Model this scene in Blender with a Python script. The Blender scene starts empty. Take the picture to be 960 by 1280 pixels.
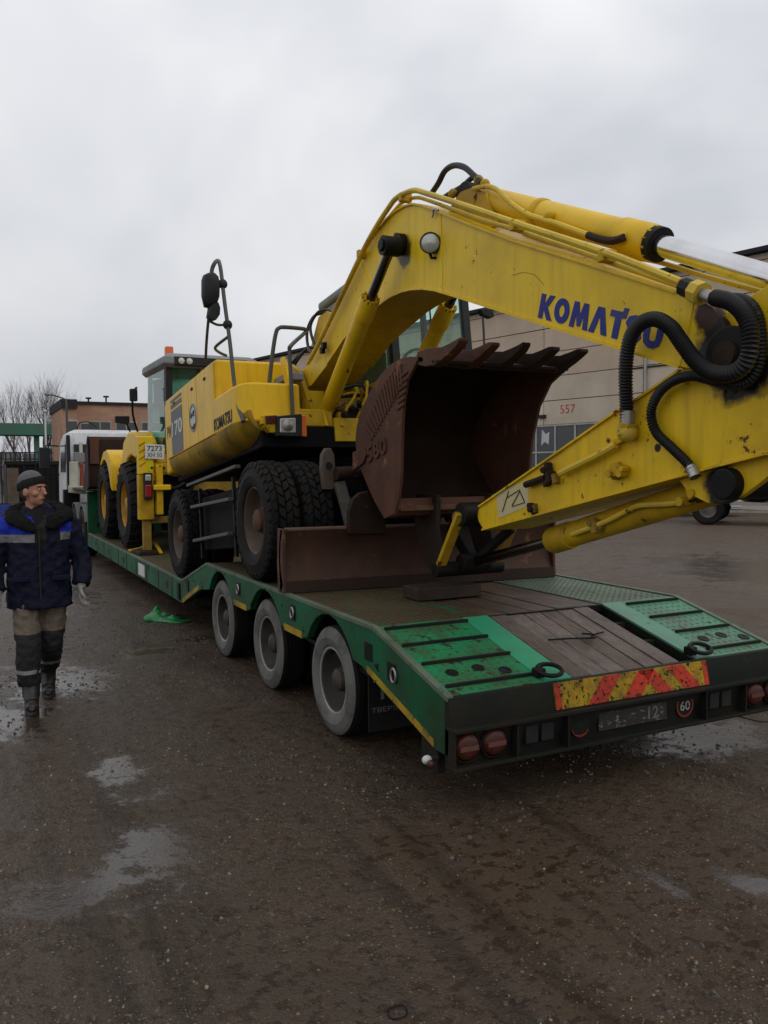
import bpy, bmesh, math, random
from mathutils import Vector, Matrix, noise
R = math.radians
random.seed(7)
SC = bpy.context.scene
COL = SC.collection
# ------------------------------------------------------------ camera
CAM = Vector((-3.418, -3.586, 1.816)); FPX = 1034.3
_y, _p, _r = R(26.788), R(-2.99), R(-0.355)
FW = Vector((math.sin(_y)*math.cos(_p), math.cos(_y)*math.cos(_p), math.sin(_p)))
_rt = Vector((math.cos(_y), -math.sin(_y), 0)); _up = _rt.cross(FW)
RT = _rt*math.cos(_r) + _up*math.sin(_r); UP = _up*math.cos(_r) - _rt*math.sin(_r)
cam = bpy.data.cameras.new('camera'); camo = bpy.data.objects.new('camera', cam); COL.objects.link(camo)
m = Matrix((RT, UP, -FW)).transposed().to_4x4(); m.translation = CAM
camo.matrix_world = m
cam.sensor_fit = 'VERTICAL'; cam.sensor_height = 36; cam.lens = FPX/1280*36
cam.clip_start = 0.05; cam.clip_end = 2000
SC.camera = camo
# ------------------------------------------------------------ overcast sky, soft sun, exposure
SUN_EL, SUN_AZ = R(52), R(150)      # azimuth measured from +Y towards +X
w = bpy.data.worlds.new('World'); SC.world = w; w.use_nodes = True
nt = w.node_tree; nt.nodes.clear()
def wn(t, **k):
    n = nt.nodes.new(t)
    for a, b in k.items(): setattr(n, a, b)
    return n
out = wn('ShaderNodeOutputWorld'); mixs = wn('ShaderNodeMixShader')
bg1 = wn('ShaderNodeBackground'); bg2 = wn('ShaderNodeBackground')
sky = wn('ShaderNodeTexSky', sky_type='NISHITA', sun_disc=False)
sky.sun_elevation = SUN_EL; sky.sun_rotation = SUN_AZ; sky.air_density = 1.5; sky.dust_density = 4
nt.links.new(sky.outputs[0], bg1.inputs[0]); bg1.inputs[1].default_value = 0.1
tc = wn('ShaderNodeTexCoord'); mp = wn('ShaderNodeMapping'); mp.inputs['Scale'].default_value = (1.3, 1.3, 2.0)
nz = wn('ShaderNodeTexNoise'); nz.inputs['Scale'].default_value = 1.6; nz.inputs['Detail'].default_value = 4
nz.inputs['Roughness'].default_value = .5; nz.inputs['Distortion'].default_value = .4
cr = wn('ShaderNodeValToRGB')
cr.color_ramp.elements[0].position = .33; cr.color_ramp.elements[0].color = (.64, .66, .71, 1)
cr.color_ramp.elements[1].position = .69; cr.color_ramp.elements[1].color = (.98, .985, 1.0, 1)
# an overcast sky grows brighter towards the zenith
sx = wn('ShaderNodeSeparateXYZ'); mr = wn('ShaderNodeMapRange')
mr.inputs['From Min'].default_value = 0.0; mr.inputs['From Max'].default_value = .55
mr.inputs['To Min'].default_value = .84; mr.inputs['To Max'].default_value = 1.08
mul = wn('ShaderNodeVectorMath', operation='SCALE')
nt.links.new(tc.outputs['Generated'], mp.inputs[0]); nt.links.new(mp.outputs[0], nz.inputs['Vector'])
nt.links.new(nz.outputs['Fac'], cr.inputs[0]); nt.links.new(tc.outputs['Generated'], sx.inputs[0])
nt.links.new(sx.outputs['Z'], mr.inputs['Value']); nt.links.new(cr.outputs[0], mul.inputs[0])
nt.links.new(mr.outputs[0], mul.inputs['Scale']); nt.links.new(mul.outputs[0], bg2.inputs[0])
bg2.inputs[1].default_value = 1.0
mixs.inputs[0].default_value = .95
nt.links.new(bg1.outputs[0], mixs.inputs[1]); nt.links.new(bg2.outputs[0], mixs.inputs[2])
nt.links.new(mixs.outputs[0], out.inputs[0])
sl = bpy.data.lights.new('sun', 'SUN'); sl.energy = .5; sl.angle = R(35); sl.color = (1, .97, .93)
so = bpy.data.objects.new('sun', sl); COL.objects.link(so)
_sd = Vector((math.sin(SUN_AZ)*math.cos(SUN_EL), math.cos(SUN_AZ)*math.cos(SUN_EL), math.sin(SUN_EL)))
so.rotation_euler = _sd.to_track_quat('Z', 'Y').to_euler(); so.location = (0, 0, 30)
SC.view_settings.view_transform = 'Standard'; SC.view_settings.look = 'None'
SC.view_settings.exposure = 0; SC.view_settings.gamma = 1
SC.cycles.use_denoising = True
SC.cycles.max_bounces = 8; SC.cycles.transparent_max_bounces = 12

# ------------------------------------------------------------ helpers
def ray(u, v): return FW + RT*((u-480)/FPX) + UP*((640-v)/FPX)      # u, v: pixels of the 960 x 1280 photograph
def on(u, v, ax, val):
    d = ray(u, v); i = 'xyz'.index(ax); return CAM + d*((val-CAM[i])/d[i])
def at(u, v, D): return CAM + ray(u, v)*D
def X(pts, x): return [on(u, v, 'x', x) for u, v in pts]
V = Vector

class MB:
    def __init__(s, tf=None): s.v = []; s.f = []; s.tf = tf
    def add(s, vs, fs):
        o = len(s.v)
        s.v += [tuple(s.tf(*p)) if s.tf else tuple(p) for p in vs]
        s.f += [tuple(i+o for i in q) for q in fs]; return s
    def box(s, x0, x1, y0, y1, z0, z1):
        return s.add([(x, y, z) for z in (z0, z1) for y in (y0, y1) for x in (x0, x1)],
            [(0,2,3,1),(4,5,7,6),(0,1,5,4),(2,6,7,3),(0,4,6,2),(1,3,7,5)])
    def hexa(s, a, b):      # two quads, bottom and top
        return s.add(list(a)+list(b), [(3,2,1,0),(4,5,6,7)]+[(i,(i+1)%4,(i+1)%4+4,i+4) for i in range(4)])
    def bar(s, p0, p1, wd, ht, up=(0,0,1)):
        p0, p1, up = V(p0), V(p1), V(up); d = (p1-p0).normalized()
        sd = d.cross(up).normalized(); u2 = sd.cross(d)
        q = lambda p: [p+sd*a*wd/2+u2*b*ht/2 for a, b in ((-1,-1),(1,-1),(1,1),(-1,1))]
        return s.hexa(q(p0), q(p1))
    def prism(s, pts, vec):
        n = len(pts); vec = V(vec); pts = [V(p) for p in pts]
        return s.add(pts+[p+vec for p in pts], [tuple(range(n-1,-1,-1)), tuple(range(n,2*n))]+[(i,(i+1)%n,(i+1)%n+n,i+n) for i in range(n)])
    def loft(s, rings, caps=True, closed=True):
        n = len(rings[0]); vs = [p for r in rings for p in r]; fs = []
        for k in range(len(rings)-1):
            for i in range(n if closed else n-1):
                j = (i+1) % n; fs.append((k*n+i, k*n+j, (k+1)*n+j, (k+1)*n+i))
        if caps: fs += [tuple(range(n-1,-1,-1)), tuple(range((len(rings)-1)*n, len(rings)*n))]
        return s.add(vs, fs)
    def tube(s, pts, r, seg=10, caps=True):
        pts = [V(p) for p in pts]; n = len(pts)
        rs = r if isinstance(r, (list, tuple)) else [r]*n
        tg = [(pts[min(i+1,n-1)]-pts[max(i-1,0)]).normalized() for i in range(n)]
        nrm = tg[0].orthogonal().normalized(); rings = []
        for i in range(n):
            nrm = (nrm-tg[i]*nrm.dot(tg[i])).normalized(); b = tg[i].cross(nrm)
            rings.append([pts[i]+(nrm*math.cos(a)+b*math.sin(a))*rs[i] for a in (2*math.pi*k/seg for k in range(seg))])
        return s.loft(rings, caps)
    def cyl(s, p0, p1, r, seg=16, r1=None): return s.tube([p0, p1], [r, r if r1 is None else r1], seg)
    def lathe(s, prof, org, axis, seg=32, closed=False):     # prof: (radius, distance along axis)
        org, ax = V(org), V(axis).normalized(); e1 = ax.orthogonal().normalized(); e2 = ax.cross(e1)
        n = len(prof); vs = [org+ax*t+(e1*math.cos(a)+e2*math.sin(a))*max(r, 1e-4) for a in (2*math.pi*k/seg for k in range(seg)) for r, t in prof]
        fs = []
        for k in range(seg):
            k2 = (k+1) % seg
            for i in range(n if closed else n-1):
                j = (i+1) % n; fs.append((k*n+i, k2*n+i, k2*n+j, k*n+j))
        return s.add(vs, fs)
    def ball(s, c, rx, ry=None, rz=None, seg=16, rings=10):
        ry = ry or rx; rz = rz or rx; c = V(c)
        rg = [[c+V((rx*math.sin(t)*math.cos(a), ry*math.sin(t)*math.sin(a), rz*math.cos(t))) for a in (2*math.pi*k/seg for k in range(seg))]
              for t in (max(.02, min(math.pi-.02, math.pi*i/rings)) for i in range(rings+1))]
        return s.loft(rg)
    def build(s, name, mat, parent=None, bevel=0, smooth=38, seg=2):
        me = bpy.data.meshes.new(name); me.from_pydata(s.v, [], s.f)
        bm = bmesh.new(); bm.from_mesh(me); bmesh.ops.recalc_face_normals(bm, faces=bm.faces); bm.to_mesh(me); bm.free()
        if smooth:
            me.polygons.foreach_set('use_smooth', [True]*len(me.polygons)); me.set_sharp_from_angle(angle=R(smooth))
        me.materials.append(mat); me.update()
        o = bpy.data.objects.new(name, me); COL.objects.link(o); adopt(o, parent)
        if bevel:
            b = o.modifiers.new('bevel', 'BEVEL'); b.width = bevel; b.segments = seg; b.limit_method = 'ANGLE'; b.angle_limit = R(40)
            b.harden_normals = True
        return o
ORG = {}
def adopt(o, parent):
    if parent is None: return
    o.parent = parent
    if parent.type == 'EMPTY': o.matrix_parent_inverse = ORG[parent.name]
def thing(name, label, cat, loc, group=None):
    o = bpy.data.objects.new(name, None); COL.objects.link(o); o.location = loc; o.empty_display_size = .2
    o['label'] = label; o['category'] = cat
    if group: o['group'] = group
    ORG[o.name] = Matrix.Translation(-V(loc)); return o
def tag(o, label, cat, group=None, kind=None):
    if label: o['label'] = label
    if cat: o['category'] = cat
    if group: o['group'] = group
    if kind: o['kind'] = kind
    return o
def share(o, name, parent, mw=None, mat=None):      # another object on the same mesh
    c = o.copy(); c.name = name; COL.objects.link(c)
    c.parent = parent; c.matrix_parent_inverse = ORG[parent.name] if parent and parent.type == 'EMPTY' else Matrix()
    if mw is not None: c.matrix_basis = mw @ o.matrix_basis
    return c
def spline(pts, n=8):       # Catmull-Rom through points
    pts = [V(p) for p in pts]; P = [pts[0]*2-pts[1]]+pts+[pts[-1]*2-pts[-2]]; o = []
    for i in range(1, len(P)-2):
        a, b, c, d = P[i-1:i+3]
        for k in range(n):
            t = k/n; o.append(.5*((2*b)+(c-a)*t+(2*a-5*b+4*c-d)*t*t+(3*b-a-3*c+d)*t**3))
    return o+[pts[-1]]
def resample(pts, step):
    o = [pts[0]]; acc = 0
    for a, b in zip(pts, pts[1:]):
        L = (b-a).length; t = step-acc
        while t <= L: o.append(a+(b-a)*(t/L)); t += step
        acc = (acc+L) % step
    return o
def text(body, name, mat, parent, org, xd, yd, size, thick=.003, bold=0, width=None, squash=1, shear=0):
    c = bpy.data.curves.new(name, 'FONT'); c.body = body; c.size = 1; c.offset = bold; c.extrude = .5; c.resolution_u = 3
    c.align_x = 'LEFT'
    o = bpy.data.objects.new('t', c); COL.objects.link(o); bpy.context.view_layer.update()
    me = bpy.data.meshes.new_from_object(o.evaluated_get(bpy.context.evaluated_depsgraph_get()))
    bpy.data.objects.remove(o); bpy.data.curves.remove(c)
    xs = [v.co.x for v in me.vertices]; ys = [v.co.y for v in me.vertices]
    if not xs: return None
    x0, x1, y0, y1 = min(xs), max(xs), min(ys), max(ys); org, xd, yd = V(org), V(xd).normalized(), V(yd).normalized(); nn = xd.cross(yd)
    sy = size/(y1-y0); sx = (width/(x1-x0)) if width else sy*squash
    for v in me.vertices:
        yy = (v.co.y-y0)*sy
        v.co = org+xd*((v.co.x-x0)*sx+yy*shear)+yd*yy+nn*(v.co.z*thick)
    me.materials.clear(); me.materials.append(mat)
    o = bpy.data.objects.new(name, me); COL.objects.link(o); adopt(o, parent); return o

# ------------------------------------------------------------ materials
def mat_base(name):
    m = bpy.data.materials.new(name); m.use_nodes = True; return m, m.node_tree, m.node_tree.nodes['Principled BSDF']
def N(nt, t, ins=None, **k):
    n = nt.nodes.new(t)
    for a, b in k.items(): setattr(n, a, b)
    for a, b in (ins or {}).items():
        if isinstance(b, bpy.types.NodeSocket): nt.links.new(b, n.inputs[a])
        else: n.inputs[a].default_value = b
    return n
def rgba(c): return (c[0], c[1], c[2], 1)
def ramp(nt, fac, a, b, ca=(0,0,0), cb=(1,1,1)):
    n = N(nt, 'ShaderNodeValToRGB', {0: fac}); e = n.color_ramp.elements
    e[0].position = a; e[0].color = rgba(ca); e[1].position = b; e[1].color = rgba(cb); return n.outputs[0]
def mixc(nt, fac, a, b, blend='MIX'):
    n = N(nt, 'ShaderNodeMix', data_type='RGBA', blend_type=blend)
    for i, x in ((0, fac), (6, a), (7, b)):
        if isinstance(x, bpy.types.NodeSocket): nt.links.new(x, n.inputs[i])
        else: n.inputs[i].default_value = x if isinstance(x, (int, float)) else rgba(x)
    return n.outputs[2]
def noise_t(nt, scale, detail=5, rough=.55, co=None, dist=0):
    n = N(nt, 'ShaderNodeTexNoise', {'Scale': scale, 'Detail': detail, 'Roughness': rough, 'Distortion': dist})
    co = co or N(nt, 'ShaderNodeTexCoord').outputs['Object']; nt.links.new(co, n.inputs['Vector']); return n.outputs['Fac']
def mth(nt, op, a, b=None, clamp=False):
    n = N(nt, 'ShaderNodeMath', operation=op, use_clamp=clamp)
    for i, x in ((0, a), (1, b)):
        if x is None: continue
        if isinstance(x, bpy.types.NodeSocket): nt.links.new(x, n.inputs[i])
        else: n.inputs[i].default_value = x
    return n.outputs[0]
MATS = {}
def surf(name, col, rough=.6, metal=0, dirt=None, dirt_amt=.5, dirt_scale=2.2, rust=None, rust_amt=.0, rust_scale=9, bump=.0, bscale=40, spec=.16,
         tint=None, stains=(), coat=0, streak=False):
    """paint / metal / rubber with large soft dirt, sharp rust or chip spots, optional grease stains round given points"""
    m, nt, b = mat_base(name); co = N(nt, 'ShaderNodeTexCoord').outputs['Object']
    c = None
    n1 = noise_t(nt, dirt_scale, 7, .62, co)
    base = mixc(nt, ramp(nt, noise_t(nt, 1.3, 4, .6, co), .3, .75), col, tint or [x*.86 for x in col])
    c = base; rg = rough
    if dirt:
        f = ramp(nt, n1, .62-.4*dirt_amt, .95-.35*dirt_amt)
        if streak:
            mp = N(nt, 'ShaderNodeMapping', {'Vector': co, 'Scale': (9, 9, .9)}); f2 = ramp(nt, noise_t(nt, 1.6, 4, .6, mp.outputs[0]), .45, .72)
            f = mth(nt, 'MAXIMUM', f, mth(nt, 'MULTIPLY', f2, .55))
        c = mixc(nt, mth(nt, 'MULTIPLY', f, .85), c, dirt)
    if rust:
        f = ramp(nt, noise_t(nt, rust_scale, 8, .70, co), .715-.3*rust_amt, .745-.28*rust_amt)
        c = mixc(nt, f, c, rust)
        rg = mth(nt, 'ADD', mth(nt, 'MULTIPLY', f, .8-rough), rough)
    for p, r, sc in stains:
        d = N(nt, 'ShaderNodeVectorMath', {0: co, 1: tuple(p)}, operation='DISTANCE').outputs['Value']
        e = mth(nt, 'DIVIDE', mth(nt, 'ADD', d, mth(nt, 'MULTIPLY', mth(nt, 'SUBTRACT', noise_t(nt, 6, 6, .65, co), .5), r*1.1)), r)
        c = mixc(nt, ramp(nt, e, .72, .98, (1,1,1), (0,0,0)), c, sc)
    nt.links.new(c, b.inputs['Base Color'])
    if isinstance(rg, float) or isinstance(rg, int): 
        rv = mth(nt, 'ADD', mth(nt, 'MULTIPLY', n1, .3), rg-.15)
        nt.links.new(rv, b.inputs['Roughness'])
    else: nt.links.new(rg, b.inputs['Roughness'])
    b.inputs['Metallic'].default_value = metal; b.inputs['Specular IOR Level'].default_value = spec
    if coat: b.inputs['Coat Weight'].default_value = coat; b.inputs['Coat Roughness'].default_value = .2
    if bump:
        bp = N(nt, 'ShaderNodeBump', {'Strength': bump, 'Distance': .01, 'Height': noise_t(nt, bscale, 6, .6, co)}); nt.links.new(bp.outputs[0], b.inputs['Normal'])
    MATS[name] = m; return m
YEL = (.76, .48, .010); MUD = (.075, .05, .032); RUST = (.085, .032, .015); GREASE = (.012, .010, .009)
M = {}
M['yellow'] = surf('yellow_paint', YEL, .45, dirt=(.34, .20, .015), dirt_amt=.35, rust=RUST, rust_amt=.22, bump=.04, spec=.3)
M['yellow_dirty'] = surf('yellow_paint_dirty', (.64, .40, .01), .5, dirt=(.15, .085, .02), dirt_amt=.55, rust=RUST, rust_amt=.34, bump=.1, streak=True)
M['yellow_grimy'] = surf('yellow_paint_grimy', (.40, .24, .03), .6, dirt=(.05, .033, .02), dirt_amt=.8, rust=RUST, rust_amt=.35, bump=.2)
M['yellow_bright'] = surf('yellow_paint_clean', (.78, .47, .004), .4, dirt=(.40, .22, .012), dirt_amt=.3, spec=.3, rust=RUST, rust_amt=.08, streak=True)
M['yellow_pipe'] = surf('yellow_pipe_paint', (.66, .47, .05), .45, dirt=(.28, .18, .04), dirt_amt=.42, rust=RUST, rust_amt=.32, rust_scale=14)
M['green'] = surf('green_trailer_paint', (.005, .088, .035), .5, dirt=(.026, .020, .012), dirt_amt=.68, rust=(.010, .009, .007), rust_amt=.38, rust_scale=7, bump=.12, tint=(.008, .14, .058), streak=True)
M['green_tread'] = surf('green_tread_paint', (.010, .26, .10), .5, dirt=(.055, .045, .022), dirt_amt=.72, dirt_scale=4.2, rust=(.035, .024, .016), rust_amt=.50, rust_scale=10, bump=.3, bscale=90)
M['green_pale'] = surf('green_plain_band_paint', (.035, .30, .15), .45, dirt=(.07, .06, .04), dirt_amt=.3, rust=(.03, .02, .014), rust_amt=.2, rust_scale=11)
M['deck_mud'] = surf('muddy_deck_plate', (.080, .064, .034), .55, dirt=(.05, .034, .02), dirt_amt=.6, rust=(.010, .10, .045), rust_amt=.36, rust_scale=5, bump=.5, bscale=60)
M['dark_steel'] = surf('dark_dirty_steel', (.010, .013, .010), .6, dirt=(.026, .018, .011), dirt_amt=.5, rust=(.012, .05, .028), rust_amt=.2, bump=.2)
M['black'] = surf('black_steel', (.007, .007, .007), .55, dirt=(.022, .017, .012), dirt_amt=.45, bump=.15)
M['rust'] = surf('rusty_bucket_steel', (.115, .052, .031), .62, dirt=(.035, .018, .013), dirt_amt=.55, rust=(.21, .095, .055), rust_amt=.32, rust_scale=5, bump=.6, bscale=25, tint=(.08, .032, .022), streak=True)
M['rust_dark'] = surf('dark_rusty_steel', (.034, .019, .013), .65, dirt=(.012, .009, .007), dirt_amt=.6, rust=(.085, .045, .028), rust_amt=.25, bump=.5, bscale=30)
M['blade'] = surf('worn_blade_steel', (.075, .037, .025), .5, dirt=(.024, .015, .011), dirt_amt=.55, rust=(.14, .075, .05), rust_amt=.34, rust_scale=3.5, bump=.3, bscale=18, streak=True)
M['rubber'] = surf('tyre_rubber', (.008, .008, .008), .75, dirt=(.028, .021, .015), dirt_amt=.42, dirt_scale=5, bump=.2, bscale=60, spec=.18)
M['rubber_dusty'] = surf('dusty_tyre_rubber', (.15, .148, .14), .85, dirt=(.05, .045, .038), dirt_amt=.5, dirt_scale=6, bump=.25, bscale=70, spec=.2)
M['rim'] = surf('dirty_wheel_rim', (.15, .14, .12), .6, dirt=(.055, .042, .03), dirt_amt=.6, dirt_scale=5, rust=RUST, rust_amt=.25)
M['rim_brown'] = surf('brown_wheel_rim', (.12, .088, .065), .6, dirt=(.05, .038, .03), dirt_amt=.55, dirt_scale=5, rust=(.14, .055, .03), rust_amt=.3)
M['rim_yellow'] = surf('yellow_wheel_rim', (.50, .27, .02), .5, dirt=(.09, .055, .03), dirt_amt=.6, dirt_scale=3, rust=RUST, rust_amt=.2)
M['chrome'] = surf('chrome_rod', (.75, .75, .76), .14, 1, dirt=(.45, .44, .42), dirt_amt=.3)
M['rod_oily'] = surf('oily_rod', (.14, .13, .12), .22, 1)
M['hose'] = surf('rubber_hose', (.010, .010, .011), .5, dirt=(.03, .026, .02), dirt_amt=.35, spec=.35)
M['plastic'] = surf('dark_plastic', (.022, .023, .025), .5, dirt=(.05, .045, .04), dirt_amt=.3)
M['grey_rail'] = surf('grey_tube_paint', (.085, .085, .08), .5, dirt=(.16, .13, .09), dirt_amt=.35, rust=RUST, rust_amt=.25)
M['grey_plastic'] = surf('grey_roof_plastic', (.23, .235, .24), .6, dirt=(.13, .125, .12), dirt_amt=.4)
M['silver'] = surf('bare_steel', (.42, .41, .39), .4, .8, dirt=(.15, .12, .09), dirt_amt=.5)
M['white'] = surf('white_paint', (.62, .63, .64), .45, dirt=(.30, .28, .25), dirt_amt=.4, streak=True)
M['cream'] = surf('cream_paint', (.52, .50, .42), .55, dirt=(.25, .22, .17), dirt_amt=.45)
M['label_grey'] = surf('grey_decal', (.14, .145, .155), .5)
M['label_white'] = surf('white_decal', (.62, .62, .60), .5, dirt=(.36, .34, .3), dirt_amt=.35)
M['label_black'] = surf('black_decal', (.012, .012, .012), .5)
M['label_blue'] = surf('blue_decal', (.025, .035, .22), .5, dirt=(.10, .09, .16), dirt_amt=.2, rust=(.4, .28, .06), rust_amt=.06, rust_scale=20)
M['label_red'] = surf('red_decal', (.5, .03, .03), .5)
M['red_lens'] = surf('red_lens', (.07, .012, .009), .4, dirt=(.05, .028, .02), dirt_amt=.6, dirt_scale=14, spec=.3)
M['orange_lens'] = surf('orange_lens', (.70, .14, .02), .3, spec=.5)
M['clear_lens'] = surf('clear_lens', (.50, .50, .46), .15, .3, spec=.6)
M['wood'] = surf('wet_deck_wood', (.150, .100, .070), .45, dirt=(.05, .033, .022), dirt_amt=.5, dirt_scale=4, bump=.35, bscale=30, tint=(.10, .066, .046), spec=.35)
M['wood_b'] = surf('grey_worn_wood', (.20, .150, .115), .42, dirt=(.07, .048, .034), dirt_amt=.45, dirt_scale=4, bump=.35, bscale=30, tint=(.13, .094, .072), spec=.4)
def wood_grain(m):
    nt = m.node_tree; b = nt.nodes['Principled BSDF']; co = N(nt, 'ShaderNodeTexCoord').outputs['Object']
    mp = N(nt, 'ShaderNodeMapping', {'Vector': co, 'Scale': (22, 1.2, 22)})
    f = ramp(nt, noise_t(nt, 2.0, 8, .7, mp.outputs[0]), .35, .7)
    old = b.inputs['Base Color'].links[0].from_socket
    nt.links.new(mixc(nt, 1.0, old, mixc(nt, f, (.42, .42, .42), (1.12, 1.1, 1.08)), 'MULTIPLY'), b.inputs['Base Color'])
    nt.nodes['Bump'].inputs['Strength'].default_value = .6; nt.links.new(f, nt.nodes['Bump'].inputs['Height'])
wood_grain(M['wood']); wood_grain(M['wood_b'])
def glass(name, tint, alpha=.25, rough=.03, ior=1.45):
    m, nt, b = mat_base(name); o = nt.nodes['Material Output']
    tr = N(nt, 'ShaderNodeBsdfTransparent', {'Color': rgba(tint)}); gl = N(nt, 'ShaderNodeBsdfGlossy', {'Color': (.9,.95,.95,1), 'Roughness': rough})
    fr = N(nt, 'ShaderNodeFresnel', {'IOR': ior}); mx = N(nt, 'ShaderNodeMixShader', {0: mth(nt, 'MULTIPLY', fr.outputs[0], mth(nt, 'SUBTRACT', 1.0, N(nt, 'ShaderNodeNewGeometry').outputs['Backfacing'])), 1: tr.outputs[0], 2: gl.outputs[0]})
    df = N(nt, 'ShaderNodeBsdfDiffuse', {'Color': (.45, .5, .48, 1)}); m2 = N(nt, 'ShaderNodeMixShader', {0: alpha, 1: mx.outputs[0], 2: df.outputs[0]})
    nt.links.new(m2.outputs[0], o.inputs[0]); return m
M['glass'] = glass('cab_glass', (.84, .94, .91), .04, ior=1.35)
M['glass_dark'] = glass('tinted_cab_glass', (.62, .84, .79), .03, ior=1.3)
m_, nt_, b_ = mat_base('window_pane'); b_.inputs['Base Color'].default_value = (.035, .04, .045, 1); b_.inputs['Roughness'].default_value = .15; M['pane'] = m_
M['fluo'] = surf('lime_reflective_tape', (.45, .62, .02), .5)
M['red_lens2'] = surf('deep_red_lens', (.30, .012, .015), .3, spec=.5)
M['rusty_red'] = surf('rusty_red_paint', (.28, .06, .03), .6, dirt=(.1, .05, .03), dirt_amt=.5)
M['panel_grey'] = surf('grey_far_panel', (.24, .235, .24), .85, dirt=(.17, .16, .16), dirt_amt=.5, dirt_scale=.5)
M['bark'] = surf('bare_bark', (.115, .095, .085), .9, dirt=(.07, .058, .05), dirt_amt=.5, dirt_scale=2)
M['rim_dark'] = surf('dark_dirty_rim', (.055, .048, .042), .6, dirt=(.10, .085, .07), dirt_amt=.4, dirt_scale=6)
M['flap_print0'] = surf('faded_sign_print', (.30, .29, .27), .6, rust=(.03, .025, .02), rust_amt=.5, rust_scale=40)
M['rim_lip'] = surf('pale_rim_lip', (.34, .33, .30), .5, dirt=(.12, .10, .08), dirt_amt=.5, dirt_scale=8)
M['green_wet'] = surf('wet_pale_green_tread', (.055, .24, .13), .38, dirt=(.085, .085, .06), dirt_amt=.66, dirt_scale=4, rust=(.05, .04, .028), rust_amt=.42, rust_scale=9, bump=.3, bscale=90, spec=.35)
M['green_band_wet'] = surf('wet_pale_green_band', (.07, .26, .16), .38, dirt=(.09, .10, .075), dirt_amt=.55, dirt_scale=4, rust=(.04, .03, .02), rust_amt=.3, rust_scale=11, spec=.35)
M['pitch'] = surf('shaded_black_steel', (.004, .004, .004), .7, dirt=(.014, .011, .008), dirt_amt=.4, spec=.12)  # blacker copy of the black steel, with undercarriage shade put into the colour
M['wood_d'] = surf('oily_dark_timber', (.045, .032, .024), .6, dirt=(.02, .015, .012), dirt_amt=.5, dirt_scale=8, bump=.4, bscale=30)
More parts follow.
